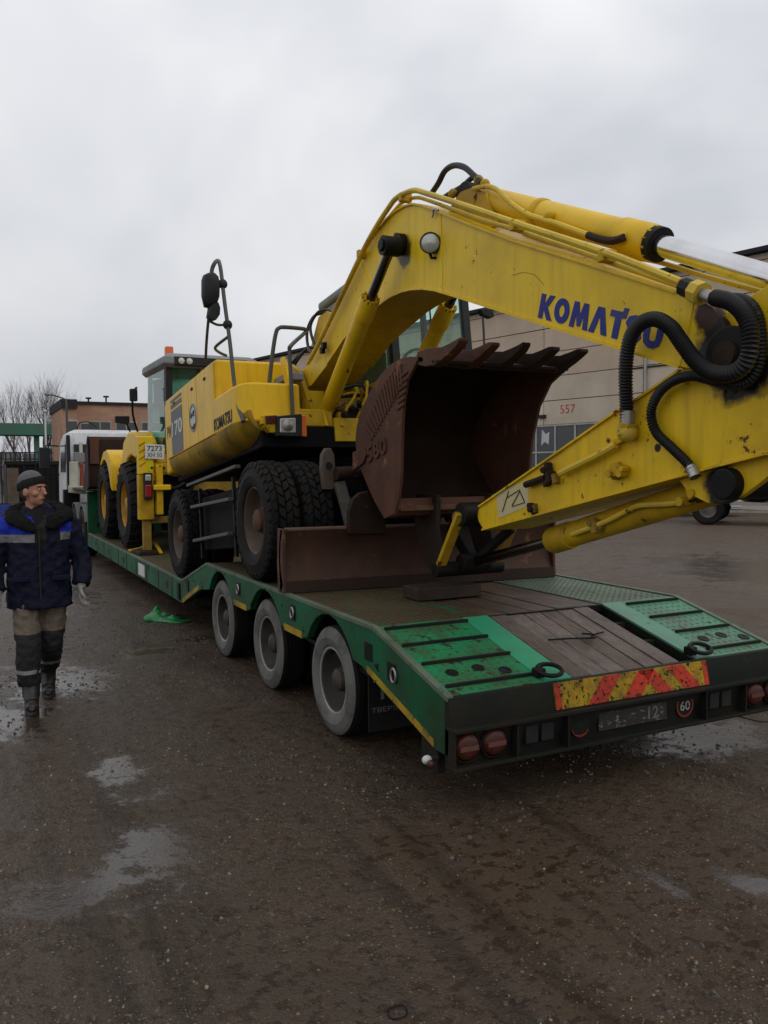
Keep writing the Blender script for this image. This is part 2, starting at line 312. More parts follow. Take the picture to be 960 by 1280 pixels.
# ============================================================ ground
def ground_mat():
    m, nt, b = mat_base('wet_muddy_asphalt'); co = N(nt, 'ShaderNodeTexCoord').outputs['Object']
    big = noise_t(nt, .28, 5, .6, co, .6); mid = noise_t(nt, 1.1, 6, .64, co, .5); m2 = noise_t(nt, 3.4, 6, .66, co, .4); fine = noise_t(nt, 13, 6, .7, co); grit = noise_t(nt, 55, 4, .7, co)
    c = mixc(nt, ramp(nt, mid, .36, .66), (.030, .017, .009), (.066, .045, .030))
    c = mixc(nt, mth(nt, 'MULTIPLY', ramp(nt, big, .44, .60), .7), c, (.042, .022, .010))
    c = mixc(nt, mth(nt, 'MULTIPLY', ramp(nt, m2, .50, .68), .55), c, (.020, .012, .007))
    c = mixc(nt, mth(nt, 'MULTIPLY', ramp(nt, fine, .50, .66), .75), c, (.013, .008, .005))
    c = mixc(nt, mth(nt, 'MULTIPLY', ramp(nt, fine, .46, .34), .5), c, (.105, .078, .054))
    trk = noise_t(nt, 1.0, 5, .6, N(nt, 'ShaderNodeMapping', {'Vector': co, 'Scale': (3.2, .28, 1), 'Rotation': (0, 0, R(9))}).outputs[0], .3); c = mixc(nt, mth(nt, 'MULTIPLY', ramp(nt, trk, .52, .64), .6), c, (.020, .012, .007))
    # gravel bits bedded in the mud
    stone = None
    for sc, lo, wd in ((46.0, .80, .32), (88.0, .72, .36)):
        vo = N(nt, 'ShaderNodeTexVoronoi', {'Vector': co, 'Scale': sc}); cell = N(nt, 'ShaderNodeSeparateColor', {0: vo.outputs['Color']})
        inside = ramp(nt, vo.outputs['Distance'], wd, wd+.08, (1, 1, 1), (0, 0, 0)); pick = mth(nt, 'GREATER_THAN', mth(nt, 'ADD', cell.outputs[0], mth(nt, 'MULTIPLY', mth(nt, 'SUBTRACT', mth(nt, 'ADD', mth(nt, 'MULTIPLY', mid, .6), mth(nt, 'MULTIPLY', m2, .4)), .5), 2.6)), lo+.08)
        f = mth(nt, 'MULTIPLY', inside, pick); scol = ramp(nt, cell.outputs[1], .1, .95, (.035, .024, .016), (.26, .19, .125))
        c = mixc(nt, mth(nt, 'MULTIPLY', f, .85), c, scol); stone = f if stone is None else mth(nt, 'MAXIMUM', stone, f)
    sp = N(nt, 'ShaderNodeSeparateXYZ', {0: co}); far = ramp(nt, mth(nt, 'DIVIDE', mth(nt, 'ADD', sp.outputs['X'], mth(nt, 'MULTIPLY', mid, 2.0)), 10), .28, .55)
    c = mixc(nt, mth(nt, 'MULTIPLY', far, .75), c, (.125, .095, .075))
    # shallow hollows that hold water: water stands wherever the relief lies below the local level
    lev = None
    for (px, py, r, sx, sy) in [(-2.66, .28, .62, 1, 1.15), (-3.10, .12, .45, 1, .7), (-2.74, 4.1, .95, .85, 1.25), (-3.2, 3.0, .7, .8, 1.5), (-1.85, 4.75, .38, 1.3, .8), (-1.2, 5.2, .5, 1.6, .6), (1.0, .35, .75, 1.3, .9), (-2.6, 1.5, .6, .7, 1.3),
                               (-1.3, 6.6, .5, 1.2, 1), (-.75, -.95, .22, .5, 1.5), (-.42, -1.15, .2, .8, 1.1), (9, 6, 3.6, 1, 1.8), (3.2, 1.5, .8, 1.6, .8), (-2.2, 9, 1.2, .8, 2)]:
        v = N(nt, 'ShaderNodeVectorMath', {0: co, 1: (px, py, 0)}, operation='SUBTRACT').outputs[0]
        v = N(nt, 'ShaderNodeVectorMath', {0: v, 1: (1/sx, 1/sy, 0)}, operation='MULTIPLY').outputs[0]
        d = N(nt, 'ShaderNodeVectorMath', {0: v}, operation='LENGTH').outputs['Value']
        e = mth(nt, 'SUBTRACT', 1.0, mth(nt, 'DIVIDE', d, r)); lev = e if lev is None else mth(nt, 'MAXIMUM', lev, e)
    lev = mth(nt, 'MAXIMUM', lev, -.5)
    rel = mth(nt, 'ADD', mth(nt, 'MULTIPLY', mid, .5), mth(nt, 'ADD', mth(nt, 'MULTIPLY', m2, .5), mth(nt, 'MULTIPLY', fine, .42))); rel = mth(nt, 'ADD', rel, mth(nt, 'MULTIPLY', stone, .10))
    lo_ = mth(nt, 'SUBTRACT', mth(nt, 'ADD', mth(nt, 'MULTIPLY', lev, .36), .588), rel)
    pool = ramp(nt, lo_, -.02, .13); damp = ramp(nt, lo_, -.34, .06)
    lft = ramp(nt, mth(nt, 'ADD', mth(nt, 'MULTIPLY', sp.outputs['X'], -.55), mth(nt, 'MULTIPLY', mth(nt, 'SUBTRACT', big, .5), 1.6)), .95, 1.75)
    wet = mth(nt, 'MAXIMUM', damp, mth(nt, 'MULTIPLY', ramp(nt, mid, .36, .60), .55)); wet = mth(nt, 'MAXIMUM', wet, mth(nt, 'MULTIPLY', lft, mth(nt, 'ADD', .35, mth(nt, 'MULTIPLY', m2, .8))))
    c = mixc(nt, mth(nt, 'MULTIPLY', wet, .25), c, (.026, .016, .010)); c = mixc(nt, mth(nt, 'MULTIPLY', pool, .7), c, (.022, .015, .010))
    nt.links.new(c, b.inputs['Base Color'])
    rg = mth(nt, 'SUBTRACT', .60, mth(nt, 'MULTIPLY', wet, .37)); rg = mth(nt, 'ADD', rg, mth(nt, 'MULTIPLY', mth(nt, 'SUBTRACT', fine, .5), .35), True)
    rg = mth(nt, 'ADD', mth(nt, 'MULTIPLY', rg, mth(nt, 'SUBTRACT', 1.0, pool)), mth(nt, 'MULTIPLY', pool, .15), True)
    nt.links.new(rg, b.inputs['Roughness']); nt.links.new(mth(nt, 'ADD', .06, mth(nt, 'ADD', mth(nt, 'MULTIPLY', wet, .26), mth(nt, 'MULTIPLY', pool, .22))), b.inputs['Specular IOR Level'])
    h = mth(nt, 'ADD', mth(nt, 'MULTIPLY', fine, 1.0), mth(nt, 'MULTIPLY', stone, .28)); h = mth(nt, 'ADD', h, mth(nt, 'MULTIPLY', grit, .34)); h = mth(nt, 'ADD', h, mth(nt, 'MULTIPLY', m2, 1.6))
    bp = N(nt, 'ShaderNodeBump', {'Distance': .030, 'Height': h, 'Strength': mth(nt, 'SUBTRACT', 1.0, mth(nt, 'MULTIPLY', pool, .90))})
    nt.links.new(bp.outputs[0], b.inputs['Normal']); return m
g = MB(); g.add([(-450, -60, 0), (450, -60, 0), (450, 800, 0), (-450, 800, 0)], [(0, 1, 2, 3)])
tag(g.build('ground', ground_mat(), smooth=0), 'wet brown muddy asphalt yard with puddles', None, kind='structure')
# loose stones pressed into the mud
def gravel(name, n, area, mat, smin, smax, seed, label):
    rnd = random.Random(seed); b = MB(); k = 0
    while k < n:
        x = rnd.uniform(*area[:2]); y = rnd.uniform(*area[2:])
        f = noise.noise(V((x*.9, y*.9, seed)))+.45*noise.noise(V((x*3, y*3, seed+5)))
        if rnd.random() > .04+1.9*max(0, f): continue
        k += 1; s = smin+(smax-smin)*rnd.random()**3; a = rnd.random()*6.28
        pts = []
        for i in range(5): t = a+i*1.2566; q = s*rnd.uniform(.65, 1.15); pts.append((x+q*math.cos(t), y+q*math.sin(t), -.002))
        top = [(x+(p[0]-x)*rnd.uniform(.4, .8), y+(p[1]-y)*rnd.uniform(.4, .8), s*rnd.uniform(.25, .8)) for p in pts]
        b.add(pts+top, [(5, 6, 7, 8, 9)]+[(i, (i+1) % 5, (i+1) % 5+5, i+5) for i in range(5)])
    return tag(b.build(name, mat, smooth=0), label, 'gravel', kind='stuff')
M['stone_dark'] = surf('dark_wet_stone', (.060, .050, .040), .4, dirt=(.03, .025, .02), dirt_amt=.5, dirt_scale=30, spec=.5)
M['stone_pale'] = surf('pale_stone', (.26, .22, .17), .6, dirt=(.12, .09, .06), dirt_amt=.5, dirt_scale=30)
gravel('gravel', 9000, (-4.8, 2.6, -2.6, 9.5), M['stone_dark'], .004, .018, 3, 'small dark stones pressed into the wet mud')
gravel('gravel_pale', 4200, (-4.8, 2.8, -2.6, 8.5), M['stone_pale'], .003, .011, 11, 'small pale stones scattered over the mud')
r = MB(); r.tube([on(497, 1265, 'z', .006)+V((.034*math.cos(a)*(1+.1*math.sin(2*a)), .034*math.sin(a), .002*math.sin(3*a))) for a in (6.6*k/30 for k in range(31))], .0028, 6)
tag(r.build('wire_loop', M['black']), 'small loop of dark wire lying on the mud', 'wire')

# ============================================================ low loader trailer
ZU, YK, YF, YL, ZL, ZB, YN = .862, .864, 4.7375, 5.835, .561, .294, 13.9
WY, WS, WR = 1.559, 1.347, .375
T = thing('low_loader_trailer', 'green low loader trailer with wooden deck, carrying the yellow excavator and the loader', 'trailer', (0, 5, 0))
def side_outline():
    o = [(0.03, .64), (YK, ZU), (YF, ZU), (YL, ZL), (YN, ZL), (YN, ZB), (YL, ZB), (5.0, .56)]
    for i in (2, 1, 0):
        yc = WY+i*WS
        for a in range(0, 181, 15): 
            zz = WR+.455*math.sin(R(a))
            if zz >= .55: o.append((yc+.455*math.cos(R(a))*1.0, zz))
        if i: o.append((yc-WS/2+.17, .575)); o.append((yc-WS/2-.17, .575))
    o += [(1.02, .585), (.75, .50), (.12, .335), (.03, .335)]
    return o
so_ = side_outline()
for sx in (-1, 1):
    MB().prism([(sx*1.25, y, z) for y, z in so_], (-sx*.06, 0, 0)).build('side_rail', M['green'], T, bevel=.006)
M['edge'] = surf('worn_deck_edge', (.12, .16, .11), .5, dirt=(.07, .055, .04), dirt_amt=.5, rust=(.02, .10, .05), rust_amt=.4, bump=.2)
for sx in (-1, 1):
    b = MB(); pth = [(0.0, .641), (YK, ZU+.001), (YF, ZU+.001), (YL, ZL+.001), (YN, ZL+.001)]
    for (y0, z0), (y1, z1) in zip(pth, pth[1:]): b.hexa([(sx*1.256, y0, z0-.02), (sx*1.215, y0, z0-.02), (sx*1.215, y0, z0+.008), (sx*1.256, y0, z0+.008)], [(sx*1.256, y1, z1-.02), (sx*1.215, y1, z1-.02), (sx*1.215, y1, z1+.008), (sx*1.256, y1, z1+.008)])
    b.build('deck_edge_trim', M['edge'], T, bevel=.003)
# yellow reflective tape along the rail
M['tape'] = surf('yellow_tape', (.42, .27, .02), .5, dirt=(.07, .05, .03), dirt_amt=.6, dirt_scale=6, rust=(.015, .06, .03), rust_amt=.45, rust_scale=16)
def rail_strip(y0, z0, y1, z1, h, name='reflective_tape', mat='tape'):
    return MB().hexa([(-1.2535, y0, z0), (-1.2535, y0, z0+h), (-1.247, y0, z0+h), (-1.247, y0, z0)], [(-1.2535, y1, z1), (-1.2535, y1, z1+h), (-1.247, y1, z1+h), (-1.247, y1, z1)]).build(name, M[mat], T)
for i in (0, 1): yc = WY+i*WS+WS/2; rail_strip(yc-.18, .578, yc+.20, .578, .05)
rail_strip(.14, .345, .95, .57, .042); rail_strip(5.06, .555, 5.80, .306, .05)
# pockets, hooks and plates on the rail
def rail_box(y0, y1, z0, z1, name, mat, d=.006): return MB().box(-1.25-d, -1.24, y0, y1, z0, z1).build(name, M[mat], T, bevel=.002)
for y, z in ((.93, .70), (.62, .64)): rail_box(y-.055, y+.055, z-.055, z+.055, 'lashing_pocket', 'black', .004)
for y in (2.23, 3.62): rail_box(y-.05, y+.05, .68, .80, 'lashing_pocket', 'black', .004)
for y, z in ((.58, .63), (2.23, .74), (3.62, .74)):
    b = MB(); b.tube([V((-1.262, y+.03*math.cos(a), z+.04*math.sin(a))) for a in (math.pi*2*k/12 for k in range(13))], .008, 6); b.build('lashing_ring', M['silver'], T)
for k in range(10):
    y = 6.35+k*.78
    rail_box(y-.014, y+.014, ZB+.01, ZL-.02, 'stake_joint', 'black', .004)
    if k % 2 == 0: rail_box(y+.22, y+.32, ZB+.08, ZB+.17, 'lashing_pocket', 'black', .004)
rail_box(8.05, 8.5, ZB+.04, ZL-.06, 'marker_plate', 'label_white', .005)
rail_box(5.92, 6.02, ZB+.03, ZL-.05, 'support_bracket', 'black', .02); rail_box(5.5, 5.58, .47, .6, 'support_bracket', 'black', .01)
# decks
def slab(x0, x1, y0, z0, y1, z1, th, name, mat, bevel=.0, parent=None):
    return MB().hexa([(x0, y0, z0-th), (x1, y0, z0-th), (x1, y0, z0), (x0, y0, z0)], [(x0, y1, z1-th), (x1, y1, z1-th), (x1, y1, z1), (x0, y1, z1)]).build(name, M[mat], parent or T, bevel=bevel)
XA, XB_, XC = -.43, .40, .53
zr = lambda y: .64+(ZU-.64)*y/YK
slab(-1.214, XA-.004, YK+.004, ZU, YF, ZU, .012, 'chequer_deck_plate', 'deck_mud'); 
M['deck_wet'] = surf('wet_green_deck_plate', (.12, .17, .12), .36, dirt=(.065, .055, .04), dirt_amt=.5, rust=(.02, .10, .055), rust_amt=.3, bump=.5, bscale=60)
slab(XC+.004, 1.214, YK+.004, ZU, YF, ZU, .012, 'chequer_deck_plate', 'deck_wet')
slab(-1.214, 1.214, YF, ZU-.004, YL, ZL-.004, .02, 'slope_plate', 'deck_mud'); slab(-1.214, 1.214, YL, ZL-.004, YN, ZL-.004, .02, 'low_deck_plate', 'deck_mud')
slab(-1.18, 1.18, .1, .50, 4.6, .66, .03, 'under_deck', 'black'); slab(-1.18, 1.18, 5.9, .36, YN, .36, .03, 'under_deck', 'black')
# chequer pips on the upper plates: small raised bars
def pips(x0, x1, y0, y1, zf, name, mat):
    b = MB(); s = .055; i = 0; y = y0
    while y < y1:
        x = x0+(s/2 if i % 2 else 0)
        while x < x1:
            q = .014; r_ = .0045; a = 1 if (i % 2) else -1; z = zf(y)+.0005; t = zf(y+.01)-zf(y)
            b.add([(x-q, y-a*q, zf(y-a*q)), (x+r_, y-r_, zf(y)), (x+q, y+a*q, zf(y+a*q)), (x-r_, y+r_, zf(y)), (x, y, z+.003)], [(0, 1, 4), (1, 2, 4), (2, 3, 4), (3, 0, 4)])
            x += s
        y += s*.5; i += 1
    return tag(b.build(name, M[mat], T, smooth=0), None, None, kind='stuff')
pips(-1.2, XA-.03, YK+.05, 2.36, lambda y: ZU, 'chequer_pips', 'deck_mud'); pips(XC+.03, 1.2, YK+.05, 2.2, lambda y: ZU, 'chequer_pips', 'deck_wet')
# deck planks
rp = random.Random(4)
xs = [XA+(XC-XA)*k/5 for k in range(6)]
for k in range(5):
    cuts = [YK+.012, rp.uniform(2.0, 3.1), YF]
    for y0, y1 in zip(cuts, cuts[1:]): 
        dz = rp.uniform(-.006, .005); slab(xs[k]+.006, xs[k+1]-.006, y0+.004, ZU-.004+dz, y1-.004, ZU-.004+dz, .04, 'plank', rp.choice(['wood', 'wood', 'wood_b']), .004)
# the two green ramp ends and the planks between them
slab(-1.214, -.62, .02, zr(.02), YK, ZU, .012, 'ramp_tread_plate', 'green_tread'); slab(-.617, XA, .02, zr(.02)+.003, YK, ZU+.003, .014, 'ramp_plain_band', 'green_pale')
slab(.70, 1.214, .02, zr(.02), YK, ZU, .012, 'ramp_tread_plate', 'green_wet'); slab(XC, .697, .02, zr(.02)+.003, YK, ZU+.003, .014, 'ramp_plain_band', 'green_band_wet')
MB().hexa([(XC, .03, .50), (XC+.01, .03, .50), (XC+.01, .03, zr(.03)-.013), (XC, .03, zr(.03)-.013)], [(XC, YK, .6), (XC+.01, YK, .6), (XC+.01, YK, ZU-.013), (XC, YK, ZU-.013)]).build('ramp_cheek', M['dark_steel'], T)
pips(-1.19, -.64, .05, .84, lambda y: zr(y), 'chequer_pips', 'green_tread'); pips(.72, 1.19, .05, .84, lambda y: zr(y), 'chequer_pips', 'green_wet')
for sx, xa, xb in ((-1, -1.20, -.61), (1, .71, 1.20)):
    for y in (.81, .585, .355, .10):
        o = MB().box(xa, xb, y-.009, y+.009, zr(y)-.004, zr(y)+.018); o.build('grip_bar', M['dark_steel'], T, bevel=.004)
    for dx, y in ((.12, .235), (.30, .25), (.44, .19)):
        x = xa+dx; b = MB().lathe([(.0, .004), (.018, .004), (.022, .006), (.036, .006), (.04, 0)], (x, y, zr(y)), (0, -.249, .968), 14); b.build('lashing_hole', M['black'], T)
xs = [XA+.008+(XB_-XA-.008)*k/6 for k in range(7)]
for k in range(6):
    dz = rp.uniform(-.014, -.004); sk = rp.uniform(-.006, .006)
    MB().hexa([(xs[k]+.004+sk, .03, zr(.03)-.06+dz), (xs[k+1]-.004+sk, .03, zr(.03)-.06+dz), (xs[k+1]-.004+sk, .03, zr(.03)+dz), (xs[k]+.004+sk, .03, zr(.03)+dz)],
              [(xs[k]+.004, YK-.012, ZU-.06+dz), (xs[k+1]-.004, YK-.012, ZU-.06+dz), (xs[k+1]-.004, YK-.012, ZU+dz), (xs[k]+.004, YK-.012, ZU+dz)]).build('plank', M['wood_b' if k % 3 else 'wood'], T, bevel=.004)
MB().box(XA, XC, YK-.010, YK+.008, ZU-.05, ZU-.003).build('deck_joint_angle', M['black'], T)
for y in (.35, .62): MB().box(XB_+.01, XC-.002, y, y+.05, zr(y)-.07, zr(y)-.03).build('gap_crossbar', M['dark_steel'], T)
b = MB(); b.tube(spline([(-.25, .46, zr(.46)+.002), (-.1, .44, zr(.44)+.004), (.02, .40, zr(.4)+.012), (.10, .45, zr(.45)+.004), (.2, .47, zr(.47)+.003)], 6), .006, 5)
b.tube(spline([(.0, .42, zr(.42)+.004), (.03, .36, zr(.36)+.03), (.07, .42, zr(.42)+.02), (.03, .48, zr(.48)+.005)], 6), .006, 5)
tag(b.build('rope_end', M['black']), 'thin dark rope end lying across the ramp planks', 'rope')
# rear beam with lamps
b = MB(); b.prism([(-1.25, .03, .335), (-1.25, -.005, .335), (-1.25, -.035, .485), (-1.25, 0, .642), (-1.25, .03, .642)], (2.5, 0, 0)); b.build('rear_beam', M['dark_steel'], T, bevel=.006)
b = MB(); b.box(-1.255, 1.255, -.075, .02, .272, .292); b.build('lamp_box_floor', M['dark_steel'], T, bevel=.003)
b = MB(); b.box(-1.255, 1.255, -.085, .0, .472, .492); b.build('lamp_box_lip', M['dark_steel'], T, bevel=.003)
MB().box(-1.25, 1.25, -.012, .028, .290, .475).build('lamp_box_back', M['black'], T)
for x in (-1.253, -.865, -.525, .525, .865, 1.241): MB().box(x, x+.012, -.070, -.012, .292, .472).build('lamp_box_divider', M['dark_steel'], T)
def lamp(x):
    o = MB().lathe([(.0, .052), (.035, .050), (.06, .042), (.072, .026), (.075, 0), (.079, 0), (.079, -.002)], (x, -.012, .384), (0, -1, 0), 26).build('tail_lamp', M['red_lens'], T)
    MB().lathe([(.077, 0), (.085, .0), (.085, .024), (.077, .024)], (x, -.012, .384), (0, -1, 0), 26, closed=True).build('lamp_ring', M['black'], o)
    MB().box(x-.055, x+.055, -.064, -.03, .369, .395).build('lens_band', M['lens_band'], o)
M['lens_band'] = surf('pale_lens_band', (.14, .06, .048), .5, dirt=(.06, .035, .025), dirt_amt=.5, dirt_scale=14)
for x in (-1.155, -.985, .985, 1.155): lamp(x)
for x in (-.74, -.635, .635, .74):
    MB().box(x-.042, x+.042, -.035, -.010, .335, .435).build('rubber_buffer', M['plastic'], T, bevel=.008)
# hazard board
M['haz_y'] = surf('hazard_yellow', (.42, .26, .010), .5, dirt=(.06, .04, .02), dirt_amt=.62, dirt_scale=12, rust=(.02, .014, .01), rust_amt=.56, rust_scale=38)
M['haz_r'] = surf('hazard_red', (.55, .045, .022), .5, dirt=(.09, .03, .018), dirt_amt=.55, dirt_scale=12, rust=(.02, .014, .01), rust_amt=.56, rust_scale=38)
def rb(x, z, d): t = (z-.485)/(.642-.485); return V((x, -.035+.035*t-d, z))
HB = MB().hexa([rb(-.58, .497, .0), rb(.58, .497, .0), rb(.58, .497, .008), rb(-.58, .497, .008)], [rb(-.58, .636, .0), rb(.58, .636, .0), rb(.58, .636, .008), rb(-.58, .636, .008)]).build('hazard_board', M['haz_y'], T)
def stripe(x0, x1, sl):
    c = lambda v: max(-.58, min(.58, v)); z0, z1 = .497, .636
    q = [rb(c(x0), z0, .0105), rb(c(x1), z0, .0105), rb(c(x1+sl), z1, .0105), rb(c(x0+sl), z1, .0105)]
    MB().prism(q, (0, .004, 0)).build('red_stripe', M['haz_r'], HB)
stripe(-.579, -.54, 0)
for x in (-.36, -.10, ): stripe(x, x+.13, .13)
stripe(.17, .28, -.13); stripe(.38, .51, -.13); stripe(.545, .579, 0)
# number plate and speed discs, almost hidden by mud
m, nt, b_ = mat_base('muddy_plate'); co = N(nt, 'ShaderNodeTexCoord').outputs['Object']
mpn = N(nt, 'ShaderNodeMapping', {'Vector': co, 'Scale': (26, 8, 40)})
nt.links.new(mixc(nt, ramp(nt, noise_t(nt, 1.0, 6, .7, mpn.outputs[0]), .56, .70), (.018, .016, .014), (.30, .29, .27)), b_.inputs['Base Color']); b_.inputs['Roughness'].default_value = .6
M['muddy_plate'] = m
NP = MB().box(-.27, .25, -.024, -.016, .325, .437).build('number_plate', M['muddy_plate'], T, bevel=.004)
text('12', 'plate_digits', M['label_grey'], NP, (.10, -.0245, .345), (1, 0, 0), (0, 0, 1), .075, .001, .02)
def disc(x, clean):
    o = MB().lathe([(0, .006), (.07, .006), (.07, 0)], (x, -.013, .384), (0, -1, 0), 28).build('speed_disc', M['dark_steel'], T)
    if clean: 
        MB().lathe([(.058, 0.007), (.058, .0085), (.07, .0085), (.07, .007)], (x, -.013, .384), (0, -1, 0), 28, closed=True).build('red_ring', M['red_worn'], o)
        text('60', 'speed_number', M['flap_print0'], o, (x-.04, -.0215, .355), (1, 0, 0), (0, 0, 1), .058, .001, .01, width=.08)
    else:
        e = MB(); e.tube([V((x+.064*math.cos(a), -.021, .384+.064*math.sin(a))) for a in (R(200+130*k/12) for k in range(13))], .005, 5); e.build('red_ring', M['red_worn'], o)
M['red_worn'] = surf('worn_red_ring', (.30, .035, .025), .5, dirt=(.04, .025, .018), dirt_amt=.6, dirt_scale=20, rust=(.16, .14, .12), rust_amt=.3, rust_scale=40)
disc(-.40, False); disc(.40, True)
# lashing rings on the ramp ends
for x in (-.56, .60):
    c = V((x, .06, zr(.06)+.03)); b = MB()
    b.tube([c+V((.075*math.cos(a), -.01+.055*math.sin(a), .012+.02*math.sin(a))) for a in (2*math.pi*k/20 for k in range(21))], .013, 8); b.build('shackle_ring', M['black'], T)
    MB().box(x-.085, x-.02, .05, .11, zr(.08)-.005, zr(.08)+.05).build('shackle_bracket', M['black'], T, bevel=.012)
# mud flap with maker's mark
fl = MB().box(-1.20, -.62, 1.035, 1.045, .16, .60).build('mud_flap', M['hose'], T)
M['flap_print'] = surf('worn_grey_print', (.20, .20, .19), .6, rust=(.02, .02, .02), rust_amt=.35, rust_scale=25)
text('T', 'flap_letter', M['flap_print'], fl, (-1.17, 1.0335, .36), (1, 0, 0), (0, 0, 1), .13, .002, 0, width=.13); text('C', 'flap_letter', M['flap_print'], fl, (-.99, 1.0335, .36), (1, 0, 0), (0, 0, 1), .13, .002, 0, width=.13)
text('ТВЕРЬСТРОЙМАШ', 'flap_lettering', M['flap_print'], fl, (-1.18, 1.0335, .28), (1, 0, 0), (0, 0, 1), .04, .002, 0, width=.54)
sm = MB().cyl((-1.30, .10, .30), (-1.25, .10, .30), .012).build('marker_stalk', M['plastic'], T)
MB().ball((-1.315, .10, .30), .028, .024, .024).build('marker_lamp', M['label_white'], sm); MB().ball((-1.315, .06, .29), .022, .022, .022).build('marker_lamp', M['red_lens'], sm)
MB().box(-1.24, -1.19, .12, .3, .20, .40).build('corner_bracket', M['dark_steel'], T, bevel=.01)
b = MB(); b.tube(spline([(.80, -.05, .275), (.88, -.07, .25), (1.0, -.08, .215), (1.1, -.07, .205), (1.13, -.06, .24), (1.135, -.05, .33)], 6), .005, 5); b.build('hanging_strap', M['black'], T)
# wheels
def wheel_set(parent, cx, cy, cz, out, r, wd, rr, tm, rm, name='wheel', tread=None, hubm=None, dish=.55, gap=None, nb=10, lug=None, treadm=None, lipm=None, hubl=1.0):
    """tyre + rim + hub; out = +-1 is the side the outer face looks to"""
    ax = V((out, 0, 0)); w2 = wd/2
    side = [(rr, w2*.72), (rr+.010, w2*.86), (rr+.016, w2*.90), (rr+(r-rr)*.30, w2*.98), (rr+(r-rr)*.42, w2*1.0), (rr+(r-rr)*.45, w2*1.02), (rr+(r-rr)*.48, w2*1.0), (rr+(r-rr)*.72, w2*.97), (r-.024, w2*.88), (r-.010, w2*.78)]
    W = MB().lathe(side, (cx, cy, cz), ax, 48).build(name, tm, parent)
    tp = [(r-.010, w2*.78), (r-.004, w2*.68)]
    for g_ in (.42, .14, -.14, -.42): tp += [(r, w2*(g_+.10)), (r-.010, w2*(g_+.085)), (r-.010, w2*(g_-.005)), (r, w2*(g_-.02))]
    tp += [(r-.004, -w2*.68), (r-.028, -w2*.88), (rr+(r-rr)*.5, -w2), (rr, -w2*.72)]
    MB().lathe(tp, (cx, cy, cz), ax, 48).build('tyre_crown', treadm or tm, W)
    d = w2*(1-2*dish)
    rp_ = [(rr+.006, w2*.78), (rr-.004, w2*.80), (rr-.016, w2*.70), (rr-.022, w2*.3), (rr-.05, d+.02), (rr*.62, d), (rr*.58, d+.012), (rr*.42, d+.015)]
    MB().lathe(rp_, (cx, cy, cz), ax, 40).build('rim', rm, W)
    if lipm: MB().lathe([(rr+.007, w2*.785), (rr+.004, w2*.83), (rr-.006, w2*.83), (rr-.012, w2*.78)], (cx, cy, cz), ax, 40).build('rim_lip', lipm, W)
    h = MB().lathe([(rr*.46, d+.012), (rr*.44, d+.05*hubl), (rr*.36, d+.07*hubl), (rr*.34, d+.11*hubl), (rr*.26, d+.125*hubl), (0, d+.13*hubl)], (cx, cy, cz), ax, 24)
    for k in range(nb):
        a = 2*math.pi*k/nb; p = V((cx, cy+rr*.53*math.cos(a), cz+rr*.53*math.sin(a))); h.cyl(p+ax*d, p+ax*(d+.035), .012, 6)
    h.build('hub', hubm or rm, W); return W
wheels0 = None
for sx in (-1, 1):
    for i in range(3):
        yc = WY+i*WS
        wheel_set(T, sx*1.125, yc, WR, sx, WR, .235, .225, M['rubber_dusty'], M['rim_dark'], 'outer_wheel', dish=.70, treadm=M['rubber'], lipm=M['rim_lip'], hubl=1.0)  # black rubber treads without the sidewall dust, their shade included in the colour
        MB().lathe([(.23, .1), (.33, .11), (.368, .07), (.375, 0), (.368, -.07), (.33, -.11), (.23, -.1)], (sx*.865, yc, WR), (1, 0, 0), 32).build('inner_tyre', M['rubber'], T)
for i in range(3):
    yc = WY+i*WS; b = MB(); b.cyl((-.8, yc, WR), (.8, yc, WR), .065); b.box(-.5, -.4, yc-.3, yc+.3, .42, .52); b.box(.4, .5, yc-.3, yc+.3, .42, .52); b.build('axle', M['black'], T)
for sx in (-1, 1):
    MB().box(sx*.45-.06, sx*.45+.06, .3, YL, .50, .66).build('chassis_beam', M['dark_steel'], T)
    MB().box(sx*.45-.07, sx*.45+.07, YL, YN, .25, .37).build('chassis_beam', M['dark_steel'], T)
# gooseneck
MB().prism([(-1.25, YN, .294), (-1.25, YN+.12, .294), (-1.25, YN+.12, 1.40), (-1.25, YN, 1.32)], (2.5, 0, 0)).build('neck_wall', M['green'], T, bevel=.006)
for sx in (-1, 1):
    MB().prism([(sx*.75, YN+.1, 1.0), (sx*.75, YN+.1, 1.40), (sx*.75, 17.0, 1.40), (sx*.75, 17.0, 1.22), (sx*.75, 14.8, 1.18)], (-sx*.2, 0, 0)).build('neck_beam', M['green'], T, bevel=.006)
MB().box(-1.2, 1.2, YN+.12, 16.9, 1.40, 1.425).build('neck_deck', M['deck_mud'], T)
